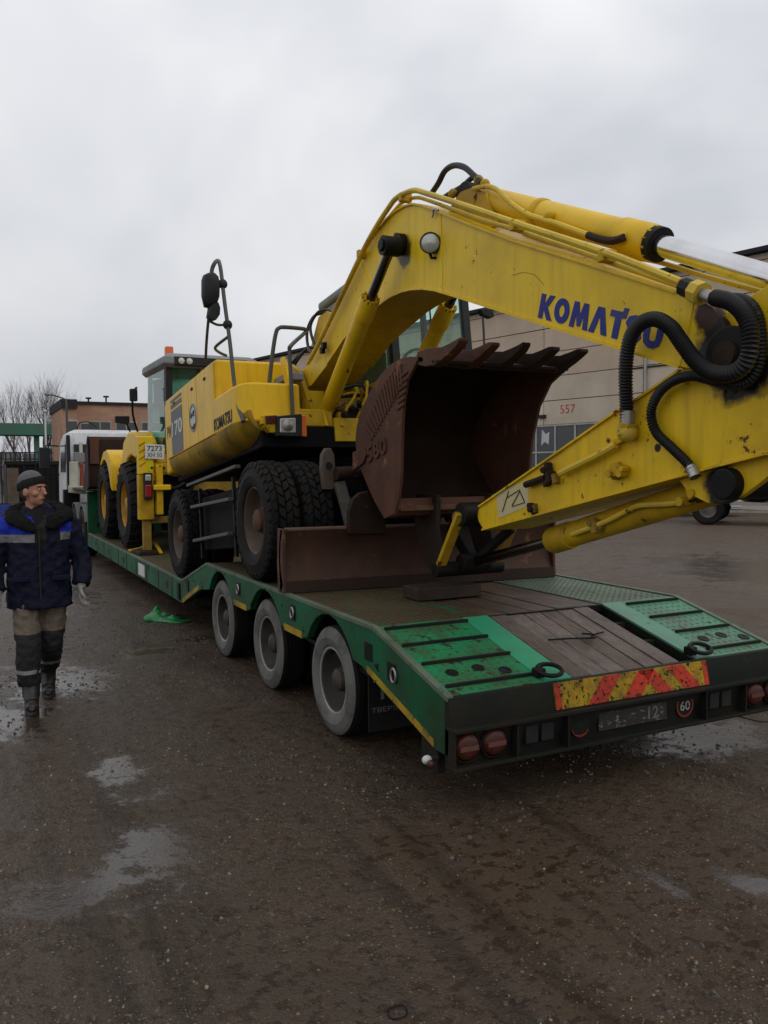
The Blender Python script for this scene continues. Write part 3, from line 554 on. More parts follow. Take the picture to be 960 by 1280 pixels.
# crumpled sheet under the trailer
def blob(name, pts, mat, amp, sc, seed, sub=4):
    b = MB()
    for c, rr_ in pts: b.ball(c, *rr_, seg=18, rings=12)
    o = b.build(name, mat); me = o.data
    for v in me.vertices:
        n_ = noise.noise_vector(v.co*sc+V((seed, 0, 0))); v.co += n_*amp
        if v.co.z < .004: v.co.z = .004
    return o
M['sheet'] = surf('green_plastic_sheet', (.008, .20, .05), .3, spec=.5, dirt=(.012, .05, .02), dirt_amt=.4, dirt_scale=6)
p0 = on(192, 771, 'z', .03); p1 = on(215, 775, 'z', .02); p2 = on(234, 777, 'z', .01)
b = MB(); n_ = 26; gv = []
for i in range(n_):
    for j in range(12):
        t = i/(n_-1); c = p0.lerp(p2, t); s_ = (j/11-.5); wdt = .34*(1-.55*t)
        q = V((c.x+s_*wdt*.9, c.y+s_*wdt*.5, 0)); h = (.10*(1-t)**2+.012)*max(0, 1-4*s_*s_)**.7
        nn_ = noise.noise(V((q.x*9, q.y*9, 2)))+.6*noise.noise(V((q.x*22, q.y*22, 5)))
        gv.append((q.x+.03*nn_, q.y, max(.005, h*(1+.7*nn_)+.02*abs(nn_))))
b.add(gv, [(i*12+j, i*12+j+1, (i+1)*12+j+1, (i+1)*12+j) for i in range(n_-1) for j in range(11)])
o = b.build('plastic_sheet', M['sheet'], smooth=50); s_ = o.modifiers.new('solid', 'SOLIDIFY'); s_.thickness = .003
tag(o, 'crumpled bright green plastic sheet on the ground under the trailer', 'sheet')
# ============================================================ wheeled excavator (faces the rear of the trailer, nose slightly up)
_a = math.atan2(.30, 2.83); MY, MZ = 4.615, 1.23
def EW(x, s, h): return V((x, MY-s*math.cos(_a)+h*math.sin(_a), MZ+s*math.sin(_a)+h*math.cos(_a)))
def ES(u, v, x):        # pixel on the plane x -> (s, h)
    p = on(u, v, 'x', x); dy, dz = p.y-MY, p.z-MZ
    return (-dy*math.cos(_a)+dz*math.sin(_a), dy*math.sin(_a)+dz*math.cos(_a))
XE = -.05
EX = thing('wheeled_excavator', 'yellow wheeled excavator with raised boom, folded arm and rusty bucket, on the trailer', 'excavator', (XE, MY, ZU))
eb = lambda: MB(EW)
def ebox(x0, x1, s0, s1, h0, h1, name, mat, parent=None, bevel=.01, seg=2): return eb().box(x0, x1, s0, s1, h0, h1).build(name, M[mat], parent or EX, bevel=bevel, seg=seg)
PIVOT = on(915, 442, 'x', -.28)
YB = surf('boom_paint', (.80, .545, .012), .42, dirt=(.46, .29, .02), dirt_amt=.34, rust=RUST, rust_amt=.24, rust_scale=11, spec=.25, bump=.05, streak=True,
          stains=[(PIVOT, .27, GREASE), (on(505, 315, 'x', -.28), .14, (.10, .065, .015)), (on(883, 392, 'x', -.28), .09, (.05, .02, .012))])
YA = surf('arm_paint', (.78, .51, .008), .45, dirt=(.38, .22, .015), dirt_amt=.42, rust=RUST, rust_amt=.33, rust_scale=11, bump=.08, spec=.25, streak=True,
          stains=[(on(925, 455, 'x', -.24), .21, GREASE), (on(905, 612, 'x', -.2), .13, GREASE), (on(590, 640, 'x', -.24), .09, GREASE), (on(822, 560, 'x', -.24), .03, GREASE)])
# --- undercarriage
ebox(-.48, .38, -1.95, 2.0, -.05, .42, 'chassis', 'pitch')
eb().cyl((XE, 0.05, .40), (XE, .05, .64), .62, 40).build('swing_ring', M['black'], EX)
def block_tyre(cx, s, h, out, r, wd, rr, parent, name):
    c = EW(cx, s, h); W = wheel_set(parent, c.x, c.y, c.z, out, r-.020, wd, rr, M['rubber'], M['rim_brown'], name, hubm=M['rim_rust'], dish=.60, nb=8)
    return W, c
M['rim_rust'] = surf('rusty_hub', (.13, .06, .04), .65, dirt=(.05, .035, .028), dirt_amt=.5, dirt_scale=7)
def tread_mesh(r, wd, n, cols, gap, dep):
    b = MB(); da = 2*math.pi/n; cw = wd*.86/cols
    for k in range(n):
        for j in range(cols):
            x0 = -wd*.43+j*cw; off = .5*da if j % 2 else 0; rr_ = r-(.012 if j in (0, cols-1) else 0)
            sk = (.18 if j % 2 else -.18)*da
            vs = []
            for rad in (r-dep, rr_):
                g_ = gap if rad > r-dep+.001 else gap*.4
                for xx, e in ((x0+g_*cw, -1), (x0+cw-g_*cw, 1)):
                    for t in (0, 1):
                        a = k*da+off+(t*(1-2*g_)+g_)*da+sk*e*(1 if t else 1)
                        vs.append((xx, rad*math.cos(a), rad*math.sin(a)))
            b.add(vs, [(4, 5, 7, 6), (0, 1, 5, 4), (2, 6, 7, 3), (0, 4, 6, 2), (1, 3, 7, 5)])
    # shoulder lugs run down the sidewall
    for k in range(n):
        for e in (-1, 1):
            a0 = k*da+(0 if e < 0 else .5*da); vs = []
            for (rad, xx) in ((r-.012, wd*.42), (r-.03, wd*.47), (r-.062, wd*.495)):
                for t in (.18, .72): a = a0+t*da; vs.append((e*xx, rad*math.cos(a), rad*math.sin(a)))
            for (rad, xx) in ((r-.03, wd*.40), (r-.05, wd*.45), (r-.066, wd*.48)):
                for t in (.08, .82): a = a0+t*da; vs.append((e*xx, rad*math.cos(a), rad*math.sin(a)))
            b.add(vs, [(0, 1, 3, 2), (2, 3, 5, 4), (0, 2, 8, 6), (2, 4, 10, 8), (1, 7, 9, 3), (3, 9, 11, 5), (4, 5, 11, 10), (0, 6, 7, 1)])
    return b
TR0 = None
for s in (1.423, -1.423):
    c = EW(XE, s, 0); ax = MB(); ax.cyl((-.75, c.y, c.z), (.65, c.y, c.z), .11); ax.box(XE-.22, XE+.22, c.y-.22, c.y+.22, c.z-.24, c.z+.2); ax.build('axle', M['black'], EX, bevel=.03)
    for sd in (-1, 1):
        for k, off in enumerate((1.075, .775)):
            W, c = block_tyre(XE+sd*off, s, 0, sd, .512, .275, .285, EX, 'wheel')
            if TR0 is None: TR0 = tread_mesh(.514, .275, 34, 4, .13, .024).build('tread', M['rubber'], None, smooth=0); tr = TR0; tr.parent = W; tr.location = c
            else: tr = TR0.copy(); COL.objects.link(tr); tr.parent = W; tr.location = c; tr.rotation_euler = (.3*k+s, 0, 0)
# tool box and steps between the axles
ebox(-1.12, -.55, -.72, .74, -.22, .36, 'tool_box', 'pitch', bevel=.02)
for (a, b_), x in ((((236, 607), (297, 583)), -1.20), (((241, 634), (289, 624)), -1.22), (((244, 676), (288, 667)), -1.22)):
    MB().bar(on(*a, 'x', x), on(*b_, 'x', x), .06, .035).build('step', M['grey_rail'], EX, bevel=.008)
for s in (-.60, .66): eb().bar((-1.17, s, -.30), (-1.17, s, .45), .04, .03, (1, 0, 0)).build('step_hanger', M['black'], EX)
# --- dozer blade
pl, pr = V((-1.27, 2.42, 0)), V((1.16, 2.20, 0)); prof = [(.02, .870), (-.03, .93), (.015, 1.02), (.03, 1.14), (.012, 1.26), (-.028, 1.345), (-.02, 1.362), (.02, 1.356), (.05, 1.26), (.07, 1.14), (.055, 1.0), (.045, .87)]
b = MB(); b.loft([[V((p.x, p.y+dy, z)) for dy, z in prof] for p in [pl.lerp(pr, k/8) for k in range(9)]]); BL = b.build('dozer_blade', M['blade'], EX, bevel=.004)
for p, q in ((pl, .0), (pr, 0)):
    MB().prism([V((p.x, p.y+dy, z)) for dy, z in ((-.045, .868), (-.035, 1.0), (-.03, 1.2), (-.04, 1.36), (.09, 1.36), (.11, 1.1), (.09, .868))], (.025 if p is pl else -.025, 0, 0)).build('end_plate', M['blade'], BL, bevel=.004)
MB().hexa([pl+V((.02, -.055, .866)), pr+V((-.02, -.055, .866)), pr+V((-.02, -.02, .866)), pl+V((.02, -.02, .866))], [pl+V((.02, -.040, .955)), pr+V((-.02, -.040, .955)), pr+V((-.02, -.018, .955)), pl+V((.02, -.018, .955))]).build('cutting_edge', M['rust_dark'], BL, bevel=.004)
MB().hexa([pl+V((.03, -.032, 1.345)), pr+V((-.03, -.032, 1.345)), pr+V((-.03, .018, 1.358)), pl+V((.03, .018, 1.358))], [pl+V((.03, -.031, 1.362)), pr+V((-.03, -.031, 1.362)), pr+V((-.03, .018, 1.368)), pl+V((.03, .018, 1.368))]).build('worn_top_edge', surf('worn_edge_steel', (.17, .105, .075), .45, dirt=(.05, .03, .02), dirt_amt=.55, dirt_scale=6), BL, bevel=.003)
gp = [(436, 668), (436, 640), (441, 624), (450, 616), (460, 614), (470, 617), (478, 628), (482, 650), (483, 668)]
MB().prism([on(u, v, 'y', 2.30) for u, v in gp], (0, .05, 0)).build('blade_guard', M['rust_dark'], BL, bevel=.01)
for x in (-.50, .35):
    c = EW(x, 1.75, -.05); MB().bar(c, (x, 2.52, 1.02), .12, .12).build('blade_arm', M['rust_dark'], EX, bevel=.01)
    eb().cyl((x, 1.5, .2), (x, 1.98, .05), .05).build('blade_cylinder', M['black'], EX)
lug = [(405, 612), (402, 585), (403, 568), (408, 560), (414, 560), (418, 568), (420, 590), (417, 612)]
MB().prism([on(u, v, 'y', 2.72) for u, v in lug], (0, .06, 0)).build('lifting_lug', M['rim_brown'], EX, bevel=.008)
MB().cyl(on(411, 582, 'y', 2.71), on(411, 582, 'y', 2.80), .03).build('lug_eye', M['black'], EX)
MB().bar(on(424, 602, 'y', 2.70), on(440, 662, 'y', 2.62), .09, .06, (0, 1, 0)).build('blade_strut', M['rim'], EX, bevel=.008)
MB().cyl(on(420, 592, 'y', 2.66), on(462, 590, 'y', 2.66), .055).build('pivot_tube', M['rust_dark'], EX)
# --- upper structure
ebox(-1.10, 1.02, -1.9, 1.32, .64, .84, 'revolving_frame', 'pitch', bevel=.02)
sk = [(-1.28, .872), (-1.275, .82), (-1.25, .765), (-1.20, .715), (-1.12, .675), (-1.0, .65), (-1.0, .67), (-1.1, .70), (-1.18, .74), (-1.23, .80), (-1.25, .872)]
eb().loft([[(x+i_, s, h+lift) for x, h in sk] for s, i_, lift in ((-1.75, .10, .04), (-1.6, .02, .0), (-1.2, 0, 0), (.6, 0, 0), (1.05, .0, .02), (1.22, .02, .06), (1.32, .07, .10))]).build('side_skirt', surf('skirt_paint', (.55, .34, .02), .5, dirt=(.04, .026, .012), dirt_amt=.82, dirt_scale=1.6, rust=RUST, rust_amt=.2, bump=.1), EX)  # heavy dark dirt; part of it is belly shade put into the colour
HOOD = ebox(-1.262, -.47, -1.62, .54, .86, 1.60, 'engine_hood', 'yellow_bright', bevel=.035, seg=3)
for s0, s1 in ((-1.60, -.50), (-.485, -.15), (-.135, .50)): ebox(-1.28, -1.255, s0, s1, .885, 1.575, 'side_door', 'yellow_bright', HOOD, bevel=.008)
def side_patch(s0, s1, h0, h1, name, mat, x=-1.284): return eb().box(x, x+.006, s0, s1, h0, h1).build(name, M[mat], HOOD)
side_patch(-1.33, -.80, .90, 1.40, 'grey_decal', 'label_grey'); side_patch(-1.33, -.80, 1.43, 1.475, 'dark_stripe', 'label_grey'); side_patch(-1.33, -.80, 1.50, 1.53, 'dark_stripe', 'label_grey')
sd_ = (EW(0, 1, 0)-EW(0, 0, 0)); hd_ = (EW(0, 0, 1)-EW(0, 0, 0))
text('170', 'model_number', M['label_white'], HOOD, EW(-1.286, -1.30, 1.10), sd_, hd_, .17, .002, .02, width=.50)
text('PW', 'model_letters', M['label_black'], HOOD, EW(-1.2815, -1.57, 1.12), sd_, hd_, .14, .002, 0, width=.22)
c = EW(-1.282, -.31, 1.17)
EM = MB().lathe([(0, .004), (.15, .004), (.15, -.004)], c, (-1, 0, 0), 36).build('emblem_disc', M['label_white'], HOOD)
for rr_ in (.125, .145): MB().lathe([(rr_-.012, .004), (rr_-.012, .006), (rr_, .006), (rr_, .004)], c, (-1, 0, 0), 36, closed=True).build('emblem_ring', M['label_grey'], EM)
for k in range(3):
    e = MB(); e.tube([c+V((-.006, 0, 0))+(sd_*(.07*math.cos(a))+hd_*(.035*math.sin(a)+(-.07+.07*k))) for a in (R(20+150*j/10) if k % 2 else R(200+150*j/10) for j in range(11))], .012, 6); e.build('emblem_stroke', M['label_grey'], EM)
for k in range(4):
    e = eb(); 
for s in (-1.15, -.32, .2): eb().box(-1.29, -1.27, s-.03, s+.03, 1.46, 1.485).build('door_latch', M['black'], HOOD)
for k in range(9):
    x = -.86+k*.04; c0 = EW(x, .545, 1.285); eb().box(x-.012, x+.012, .53, .545, 1.235, 1.345).build('vent_slot', M['label_black'], HOOD)
TANK = eb().prism([(-1.28, .46, .868), (-1.28, 1.10, .868), (-1.26, 1.22, .868), (-1.21, 1.30, .868), (-1.12, 1.335, .868), (-.72, 1.335, .868), (-.72, .46, .868)], (0, 0, .352)).build('fuel_tank', M['yellow_bright'], EX, bevel=.03, seg=3)
text('KOMATSU', 'maker_name', M['label_black'], TANK, EW(-1.2835, .48, .905), sd_, hd_, .115, .003, .02, width=.60)
ebox(-.72, -.40, .2, 1.30, .84, 1.0, 'step_cover', 'yellow_dirty', bevel=.015); ebox(-.70, -.42, -.4, .5, .84, 1.42, 'inner_cover', 'dark_steel', bevel=.02)
eb().prism([(-.73, 1.12, .9), (-.73, 1.335, .9), (-.73, .95, 1.55), (-.73, .88, 1.55)], (.03, 0, 0)).build('gusset_plate', M['yellow'], EX)
ebox(-.69, -.50, .56, .9, 1.35, 1.42, 'grey_cover', 'grey_plastic', bevel=.01)
# counterweight with rounded plan, rear hood
cw = []
for k in range(13): a = math.pi*k/12; cw.append((XE-1.22*math.cos(a)**1 if abs(math.cos(a)) < .999 else XE-1.22*math.copysign(1, math.cos(a)), -1.62-.62*math.sin(a)**.6, .72))
eb().prism(cw, (0, 0, .88)).build('counterweight', M['yellow'], EX, bevel=.04)
ebox(-.45, 1.16, -1.6, -.52, .86, 1.58, 'rear_hood', 'yellow', bevel=.04)
# front lamps
LP = EX
ebox(-1.12, -.73, 1.33, 1.40, .835, .885, 'lamp_shelf', 'yellow_dirty', bevel=.008)
b = MB(); q = [on(u, v, 'y', 3.24) for u, v in ((347, 520), (378, 517), (378, 546), (347, 545))]; b.prism(q, (0, .10, 0)); HL = b.build('headlamp', M['plastic'], EX, bevel=.01)
q = [on(u, v, 'y', 3.235) for u, v in ((350, 523), (370, 522), (370, 541), (350, 541))]; MB().prism(q, (0, .02, 0)).build('lamp_lens', M['clear_lens'], HL, bevel=.012)
c = on(360, 531.5, 'y', 3.228); MB().lathe([(0, .012), (.03, .008), (.05, .0)], c, (0, -1, 0), 20).build('lamp_reflector', M['silver'], HL)
q = [on(u, v, 'y', 3.25) for u, v in ((370, 520), (383, 519), (384, 546), (370, 545))]; MB().prism(q, (0, .08, 0)).build('side_marker', M['orange_lens'], HL, bevel=.008)
q = [on(u, v, 'y', 3.30) for u, v in ((330, 519), (347, 518), (347, 541), (338, 541), (331, 534))]; MB().prism(q, (0, .10, 0)).build('lamp_bracket', M['yellow_dirty'], EX, bevel=.008)
q = [on(u, v, 'y', 3.285) for u, v in ((332, 520), (346, 519), (346, 529), (333, 530))]; MB().prism(q, (0, .03, 0)).build('red_marker', M['red_lens'], HL, bevel=.005)
# --- handrails and mirrors
def rail(pts, r, name, mat='grey_rail', parent=None, n=5, seg=8): return MB().tube(spline(pts, n) if n else pts, r, seg).build(name, M[mat], parent or EX)
r1 = X([(304, 527), (302, 520), (298, 508), (293, 480), (287, 425), (281, 380), (277, 345), (275, 332)], -1.25)+[on(273, 326, 'x', -1.22), on(269, 328, 'y', 4.06), on(265, 337, 'y', 4.06), on(264, 352, 'y', 4.06)]
RL = rail(r1, .019, 'mirror_post')
rail([on(285, 421, 'x', -1.25), on(272, 431, 'y', 4.05), on(269, 436, 'y', 4.2), on(275, 441, 'y', 4.4), on(284, 445, 'y', 4.4)], .014, 'handrail')
rail([on(257, 452, 'y', 4.35), on(258, 430, 'y', 4.2), on(260, 405, 'y', 4.06), on(262, 388, 'y', 4.0)], .014, 'mirror_stay'); rail([on(284, 406, 'y', 3.9), on(272, 406, 'y', 4.0), on(263, 402, 'y', 4.05)], .012, 'mirror_stay')
rail([on(277, 356, 'y', 4.0), on(268, 360, 'y', 4.0), on(261, 361, 'y', 4.0)], .010, 'mirror_stay')
for u, v in ((278.5, 355), (284.5, 406)): MB().ball(on(u, v, 'x', -1.25), .045, .04, .045, 10, 8).build('rail_clamp', M['plastic'], RL)
mp_ = [(252, 350), (254, 344), (260, 341), (267, 341), (272, 346), (274, 356), (273.5, 372), (270, 382), (262, 386), (255, 384), (252, 370)]
def mirror(px, y, d, name):
    c = sum((on(u, v, 'y', y) for u, v in px), V())/len(px); b = MB()
    ring = [on(u, v, 'y', y) for u, v in px]
    b.loft([[c+(p-c)*.80+V((0, -d, 0)) for p in ring], [c+(p-c)*.95+V((0, -d*.6, 0)) for p in ring], ring, [c+(p-c)*.98+V((0, d*.3, 0)) for p in ring]]); return b.build(name, M['plastic'], RL, smooth=60)
mirror(mp_, 4.02, .07, 'mirror'); mirror([(260, 384), (266, 379), (272, 378), (274.5, 385), (274, 394), (270, 400), (262, 403), (258, 397)], 4.0, .06, 'small_mirror')
r2 = [on(352, 514, 'y', 3.42), on(340, 511, 'y', 3.50), on(331, 508, 'y', 3.60), on(329, 505, 'y', 3.62), on(335, 498, 'y', 3.62), on(336.5, 480, 'y', 3.62), on(341, 440, 'y', 3.62), on(345, 416, 'y', 3.62), on(349, 410, 'y', 3.62), on(356, 409, 'y', 3.66), on(375, 410.5, 'y', 3.9), on(382, 412, 'y', 4.0), on(381, 416, 'y', 3.98), on(372, 424, 'y', 3.7), on(363, 433, 'y', 3.42), on(362, 440, 'y', 3.40), on(364, 480, 'y', 3.38), on(366, 520, 'y', 3.36)]
rail(r2, .019, 'handrail')
# --- boom
bo = [(378, 488), (370, 482), (368, 474), (385, 455), (400, 427), (415, 396), (435, 356), (454, 317), (464, 300), (474, 286), (484, 274), (496, 264), (506, 258), (517, 255), (528, 256.5), (540, 261), (590, 281), (640, 300), (740, 331), (847, 365), (872, 373), (890, 384), (905, 402), (912, 425), (906, 448), (888, 462), (868, 463), (851, 459), (700, 412), (600, 380), (559, 367), (545, 363), (530, 361), (515, 362), (503, 365), (490, 371), (473, 383), (452, 403), (431, 424), (410, 455), (389, 482)]
bo3 = X(bo, -.28); BOOM = MB().prism(bo3, (.46, 0, 0)).build('boom', YB, EX, bevel=.006)
def edge_strip(pts3, x0, x1, th, name, mat, parent):
    b = MB(); n = len(pts3); ctr = sum(bo3, V())/len(bo3)
    rg = []
    for i, p in enumerate(pts3):
        t = (pts3[min(i+1, n-1)]-pts3[max(i-1, 0)]).normalized(); nn = V((0, -t.z, t.y))
        rg.append([V((x0, p.y, p.z))-nn*th, V((x1, p.y, p.z))-nn*th, V((x1, p.y, p.z))+nn*th, V((x0, p.y, p.z))+nn*th])
    return b.loft(rg).build(name, mat, parent)
edge_strip(bo3[3:20], -.298, .198, .007, 'top_flange', YB, BOOM); edge_strip(bo3[27:40], -.298, .198, .007, 'bottom_flange', YB, BOOM)
for a, b_ in (((551, 267), (553, 363)), ((868, 374), (850, 456)), ((452, 330), (470, 380))): MB().tube(X([a, ((a[0]+b_[0])/2+1, (a[1]+b_[1])/2), b_], -.2815), .005, 6).build('weld_bead', YB, BOOM)
MB().tube(X([(640, 344), (655, 340), (668, 343), (680, 356)], -.281), .0016, 4).build('paint_scratch', M['yellow_grimy'], BOOM)
# lettering on the boom: heavy logo letters as flat plates
def letters(org, xd, yd, adv, name, mat, parent, th=.003):
    nn = V((-1, 0, 0)); G = {
     'K': [[(0,0),(.02,1),(.29,1),(.28,.60),(.55,1),(.86,1),(.50,.50),(.86,0),(.54,0),(.28,.40),(.27,0)]],
     'M': [[(0,0),(.12,1),(.38,1),(.52,.52),(.66,1),(.92,1),(1.04,0),(.77,0),(.73,.52),(.60,.08),(.44,.08),(.31,.52),(.27,0)]],
     'A': [[(0,0),(.32,1),(.66,1),(.98,0),(.68,0),(.49,.66),(.30,0)]],
     'T': [[(0,.76),(.02,1),(.60,1),(.64,1.16),(.86,1.16),(.80,.78),(.58,.76),(.56,0),(.26,0),(.27,.76)]]}
    def strokes(ch):
        if ch == 'O': return [[(.45+.30*math.cos(a), .5+.37*math.sin(a)) for a in (2*math.pi*k/24 for k in range(25))]]
        if ch == 'S': return [[(.70, .84), (.45, .87), (.22, .80), (.16, .68), (.24, .57), (.5, .49), (.68, .40), (.72, .28), (.62, .16), (.40, .13), (.10, .17)]]
        if ch == 'U': return [[(.15, 1), (.15, .40), (.20, .22), (.36, .13), (.54, .13), (.69, .22), (.74, .40), (.74, 1)]]
        return []
    x = 0; Wd = {'K': .92, 'O': .98, 'M': 1.1, 'A': .98, 'T': .80, 'S': .90, 'U': .92}; tot = sum(Wd[c] for c in 'KOMATSU')
    sc = adv/tot; H = yd.length; yu = yd.normalized(); xu = xd.normalized()
    P3 = lambda a, b_: org+xu*(a*sc)+yu*(b_*H)
    for ch in 'KOMATSU':
        b = MB()
        for pl_ in G.get(ch, []): b.prism([P3(x+a, q) for a, q in pl_], nn*th)
        for st in strokes(ch):
            w_ = .14; L = []; Rr = []
            for i, (a, q) in enumerate(st):
                if ch == 'O': a0, q0 = st[(i-1) % 24]; a1, q1 = st[(i+1) % 24]
                else: a0, q0 = st[max(i-1, 0)]; a1, q1 = st[min(i+1, len(st)-1)]
                dx, dy = a1-a0, q1-q0; l = math.hypot(dx, dy); L.append((a-dy/l*w_, q+dx/l*w_*.93)); Rr.append((a+dy/l*w_, q-dx/l*w_*.93))
            b.loft([[P3(x+l[0], l[1]), P3(x+r_[0], r_[1]), P3(x+r_[0], r_[1])+nn*th, P3(x+l[0], l[1])+nn*th] for l, r_ in zip(L, Rr)], caps=(ch != 'O'))
        b.build(name, mat, parent, smooth=0); x += Wd[ch]
o_ = on(672.5, 397, 'x', -.2805); e_ = on(826, 439, 'x', -.2805); letters(o_, e_-o_, on(677.5, 366.5, 'x', -.2805)-o_, (e_-o_).length, 'letter', M['label_blue'], BOOM)
# boom cylinders on both sides
def cylinder(p_rod, p_mid, p_base, r_b, r_r, nm, xo, rodmat='rod_oily', ym='yellow', bolts=True):
    p_rod, p_mid, p_base = V(p_rod), V(p_mid), V(p_base); d = (p_mid-p_base).normalized()
    CY = MB().lathe([(0, 0), (r_b*.8, 0), (r_b, .03), (r_b, (p_mid-p_base).length*.86), (r_b*1.12, (p_mid-p_base).length*.865), (r_b*1.12, (p_mid-p_base).length*.985), (r_b*1.0, (p_mid-p_base).length), (0, (p_mid-p_base).length)], p_base, d, 28).build(nm, M[ym], EX)
    MB().cyl(p_mid-d*.02, p_rod, r_r, 20).build('piston_rod', M[rodmat], CY)
    if bolts:
        b = MB(); e1 = d.orthogonal().normalized(); e2 = d.cross(e1)
        for k in range(12): q = p_mid+(e1*math.cos(k*math.pi/6)+e2*math.sin(k*math.pi/6))*r_b*.95; b.cyl(q-d*.01, q+d*.022, .012, 6)
        tag(b.build('gland_bolts', M['yellow_dirty'], CY), None, None, kind='stuff')
    return CY
bc1 = (on(488, 311, 'x', -.42), on(463, 374, 'x', -.42), on(401, 532, 'x', -.42))
dxv = V((.74, 0, 0)); CY1 = cylinder(*bc1, .072, .04, 'boom_cylinder', -1); CY2 = cylinder(*[p+dxv for p in bc1], .072, .04, 'boom_cylinder', 1)
for p, s_ in ((bc1[0], -1), (bc1[0]+dxv, 1)):
    b = MB(); b.cyl(p+V((-.07, 0, .02)), p+V((.07, 0, .02)), .075, 24); b.cyl(p+V((-.09, 0, .02)), p+V((-.06, 0, .02)), .045, 6); b.build('cylinder_eye', M['black'], CY1 if s_ < 0 else CY2)
c = on(503, 306, 'x', -.28); MB().cyl(c+V((-.06, 0, 0)), c, .085, 26).build('boom_boss', M['black'], BOOM)
for p in (bc1[2], bc1[2]+dxv): MB().cyl(p+V((-.09, .03, -.05)), p+V((.09, .03, -.05)), .08, 24).build('cylinder_foot', M['black'], EX)
for x in (-.50, -.345, .245, .40):
    eb().prism([(x, .55, .84), (x, 1.36, .84), (x, 1.30, .98), (x, 1.05, 1.02), (x, .5, 1.0)], (.03, 0, 0)).build('cylinder_bracket', M['yellow_dirty'], EX, bevel=.006)
for x in (-.36, .21): eb().prism([(x, -.35, .84), (x, .85, .84), (x, .62, 1.2), (x, .38, 1.56), (x, .15, 1.68), (x, -.02, 1.6), (x, -.2, 1.25)], (.05, 0, 0)).build('boom_bracket', M['yellow_dirty'], EX, bevel=.006)
eb().cyl((-.42, .17, 1.50), (.32, .17, 1.50), .07, 24).build('boom_pin', M['black'], EX)
# boom lamp
c = on(538, 304, 'x', -.33); d = V((-.55, -.80, -.12)).normalized(); LM = MB().lathe([(0, -.09), (.04, -.088), (.066, -.06), (.075, 0), (.078, .02), (.07, .026)], c, d, 26).build('work_lamp', M['plastic'], BOOM)
MB().lathe([(.07, .018), (.05, .030), (0, .036)], c, d, 26).build('lamp_lens', M['clear_lens'], LM)
rail([c+V((.06, 0, -.10)), c+V((.02, .02, -.10)), c+V((0, .03, -.03))], .012, 'lamp_bracket', 'black', LM, 0)
# pipes along the boom
def pipe(px, x, r, name='hydraulic_pipe', mat='yellow_pipe', parent=None, n=5): return MB().tube(spline(X(px, x), n), r, 8).build(name, M[mat], parent or BOOM)
pipe([(388, 449), (399, 428), (425, 374), (452, 317), (470, 284), (487, 258), (494, 249), (503, 243), (518, 238), (534, 242), (590, 260), (645, 279), (757, 316), (851, 353)], -.33, .021)
pipe([(392, 449), (430, 372), (458, 316), (478, 283), (494, 262), (505, 252), (520, 247), (537, 251), (600, 274), (656, 291), (757, 326), (850, 358)], -.26, .015)
pipe([(560, 262), (605, 269), (700, 303), (757, 322)], -.10, .015); pipe([(592, 236), (608, 233), (622, 238), (640, 255), (660, 268), (671, 272), (700, 281), (735, 294)], -.17, .018)
MB().tube(spline(X([(735, 294), (750, 299), (765, 301), (780, 297)], -.17), 4), .022, 8).build('hydraulic_hose', M['rust_dark'], BOOM)
pipe([(660, 284), (760, 316), (821, 327), (880, 345), (945, 363), (975, 372)], .05, .014); pipe([(655, 294), (757, 330), (865, 358), (925, 373), (975, 387)], .0, .014)
for px in ((452, 318), (505, 247), (645, 282), (757, 320)):
    p = on(*px, 'x', -.31); MB().box(p.x-.04, p.x+.06, p.y-.025, p.y+.025, p.z-.035, p.z+.035).build('pipe_clamp', M['yellow_dirty'], BOOM, bevel=.008)
for px in ((403, 438), (405, 432)): p = on(*px, 'x', -.33); MB().box(p.x-.02, p.x+.02, p.y-.03, p.y+.03, p.z-.03, p.z+.03).build('sensor_block', M['black'], BOOM, bevel=.004)
rail(X([(548, 263), (542, 262), (541, 268), (540, 272)], -.30), .008, 'hook', 'silver', BOOM, 3)
# hoses over the knee
def hose(px, x, r, name='hydraulic_hose', mat='hose', parent=None, x1=None, n=7):
    N_ = len(px); return MB().tube(spline([on(u, v, 'x', x+((x1-x)*i/(N_-1) if x1 is not None else 0)) for i, (u, v) in enumerate(px)], n), r, 10).build(name, M[mat], parent or BOOM)
hose([(540, 241), (548, 229), (556, 214), (567, 207), (580, 209), (592, 219), (602, 229)], -.16, .022); hose([(556, 246), (566, 240), (578, 233), (588, 224), (595, 220)], -.06, .020)
for px in ((598, 225), (606, 230), (566, 242), (687, 270), (778, 297)): p = on(*px, 'x', -.15); MB().ball(p, .035, .04, .035, 8, 6).build('hose_union', M['yellow_dirty'], BOOM)
# --- arm cylinder on the boom top
AC0, AC1, AC2 = on(600, 247, 'x', XE), on(818, 304, 'x', XE), on(1010, 361, 'x', XE)
ACY = cylinder(AC2, AC1, AC0, .088, .058, 'arm_cylinder', 0, 'chrome'); p = on(592, 247, 'x', XE)
MB().cyl(p+V((-.09, 0, 0)), p+V((.09, 0, 0)), .10, 24).build('cylinder_eye', M['black'], ACY)
b = MB(); d = (AC2-AC1).normalized(); b.lathe([(.07, -.005), (.094, 0), (.094, .05), (.06, .055)], AC1, d, 24); b.build('gland', M['black'], ACY)
b = MB(); q = (AC1-AC0); b.lathe([(.089, q.length*.40), (.096, q.length*.41), (.096, q.length*.43), (.089, q.length*.44)], AC0, q, 28, ); b.build('cylinder_strap', M['yellow_dirty'], ACY)
for x in (-.15, .07): MB().prism(X([(560, 262), (575, 240), (590, 234), (606, 240), (622, 284), (600, 284)], x), (.03, 0, 0)).build('cylinder_bracket', M['yellow_dirty'], BOOM, bevel=.005)
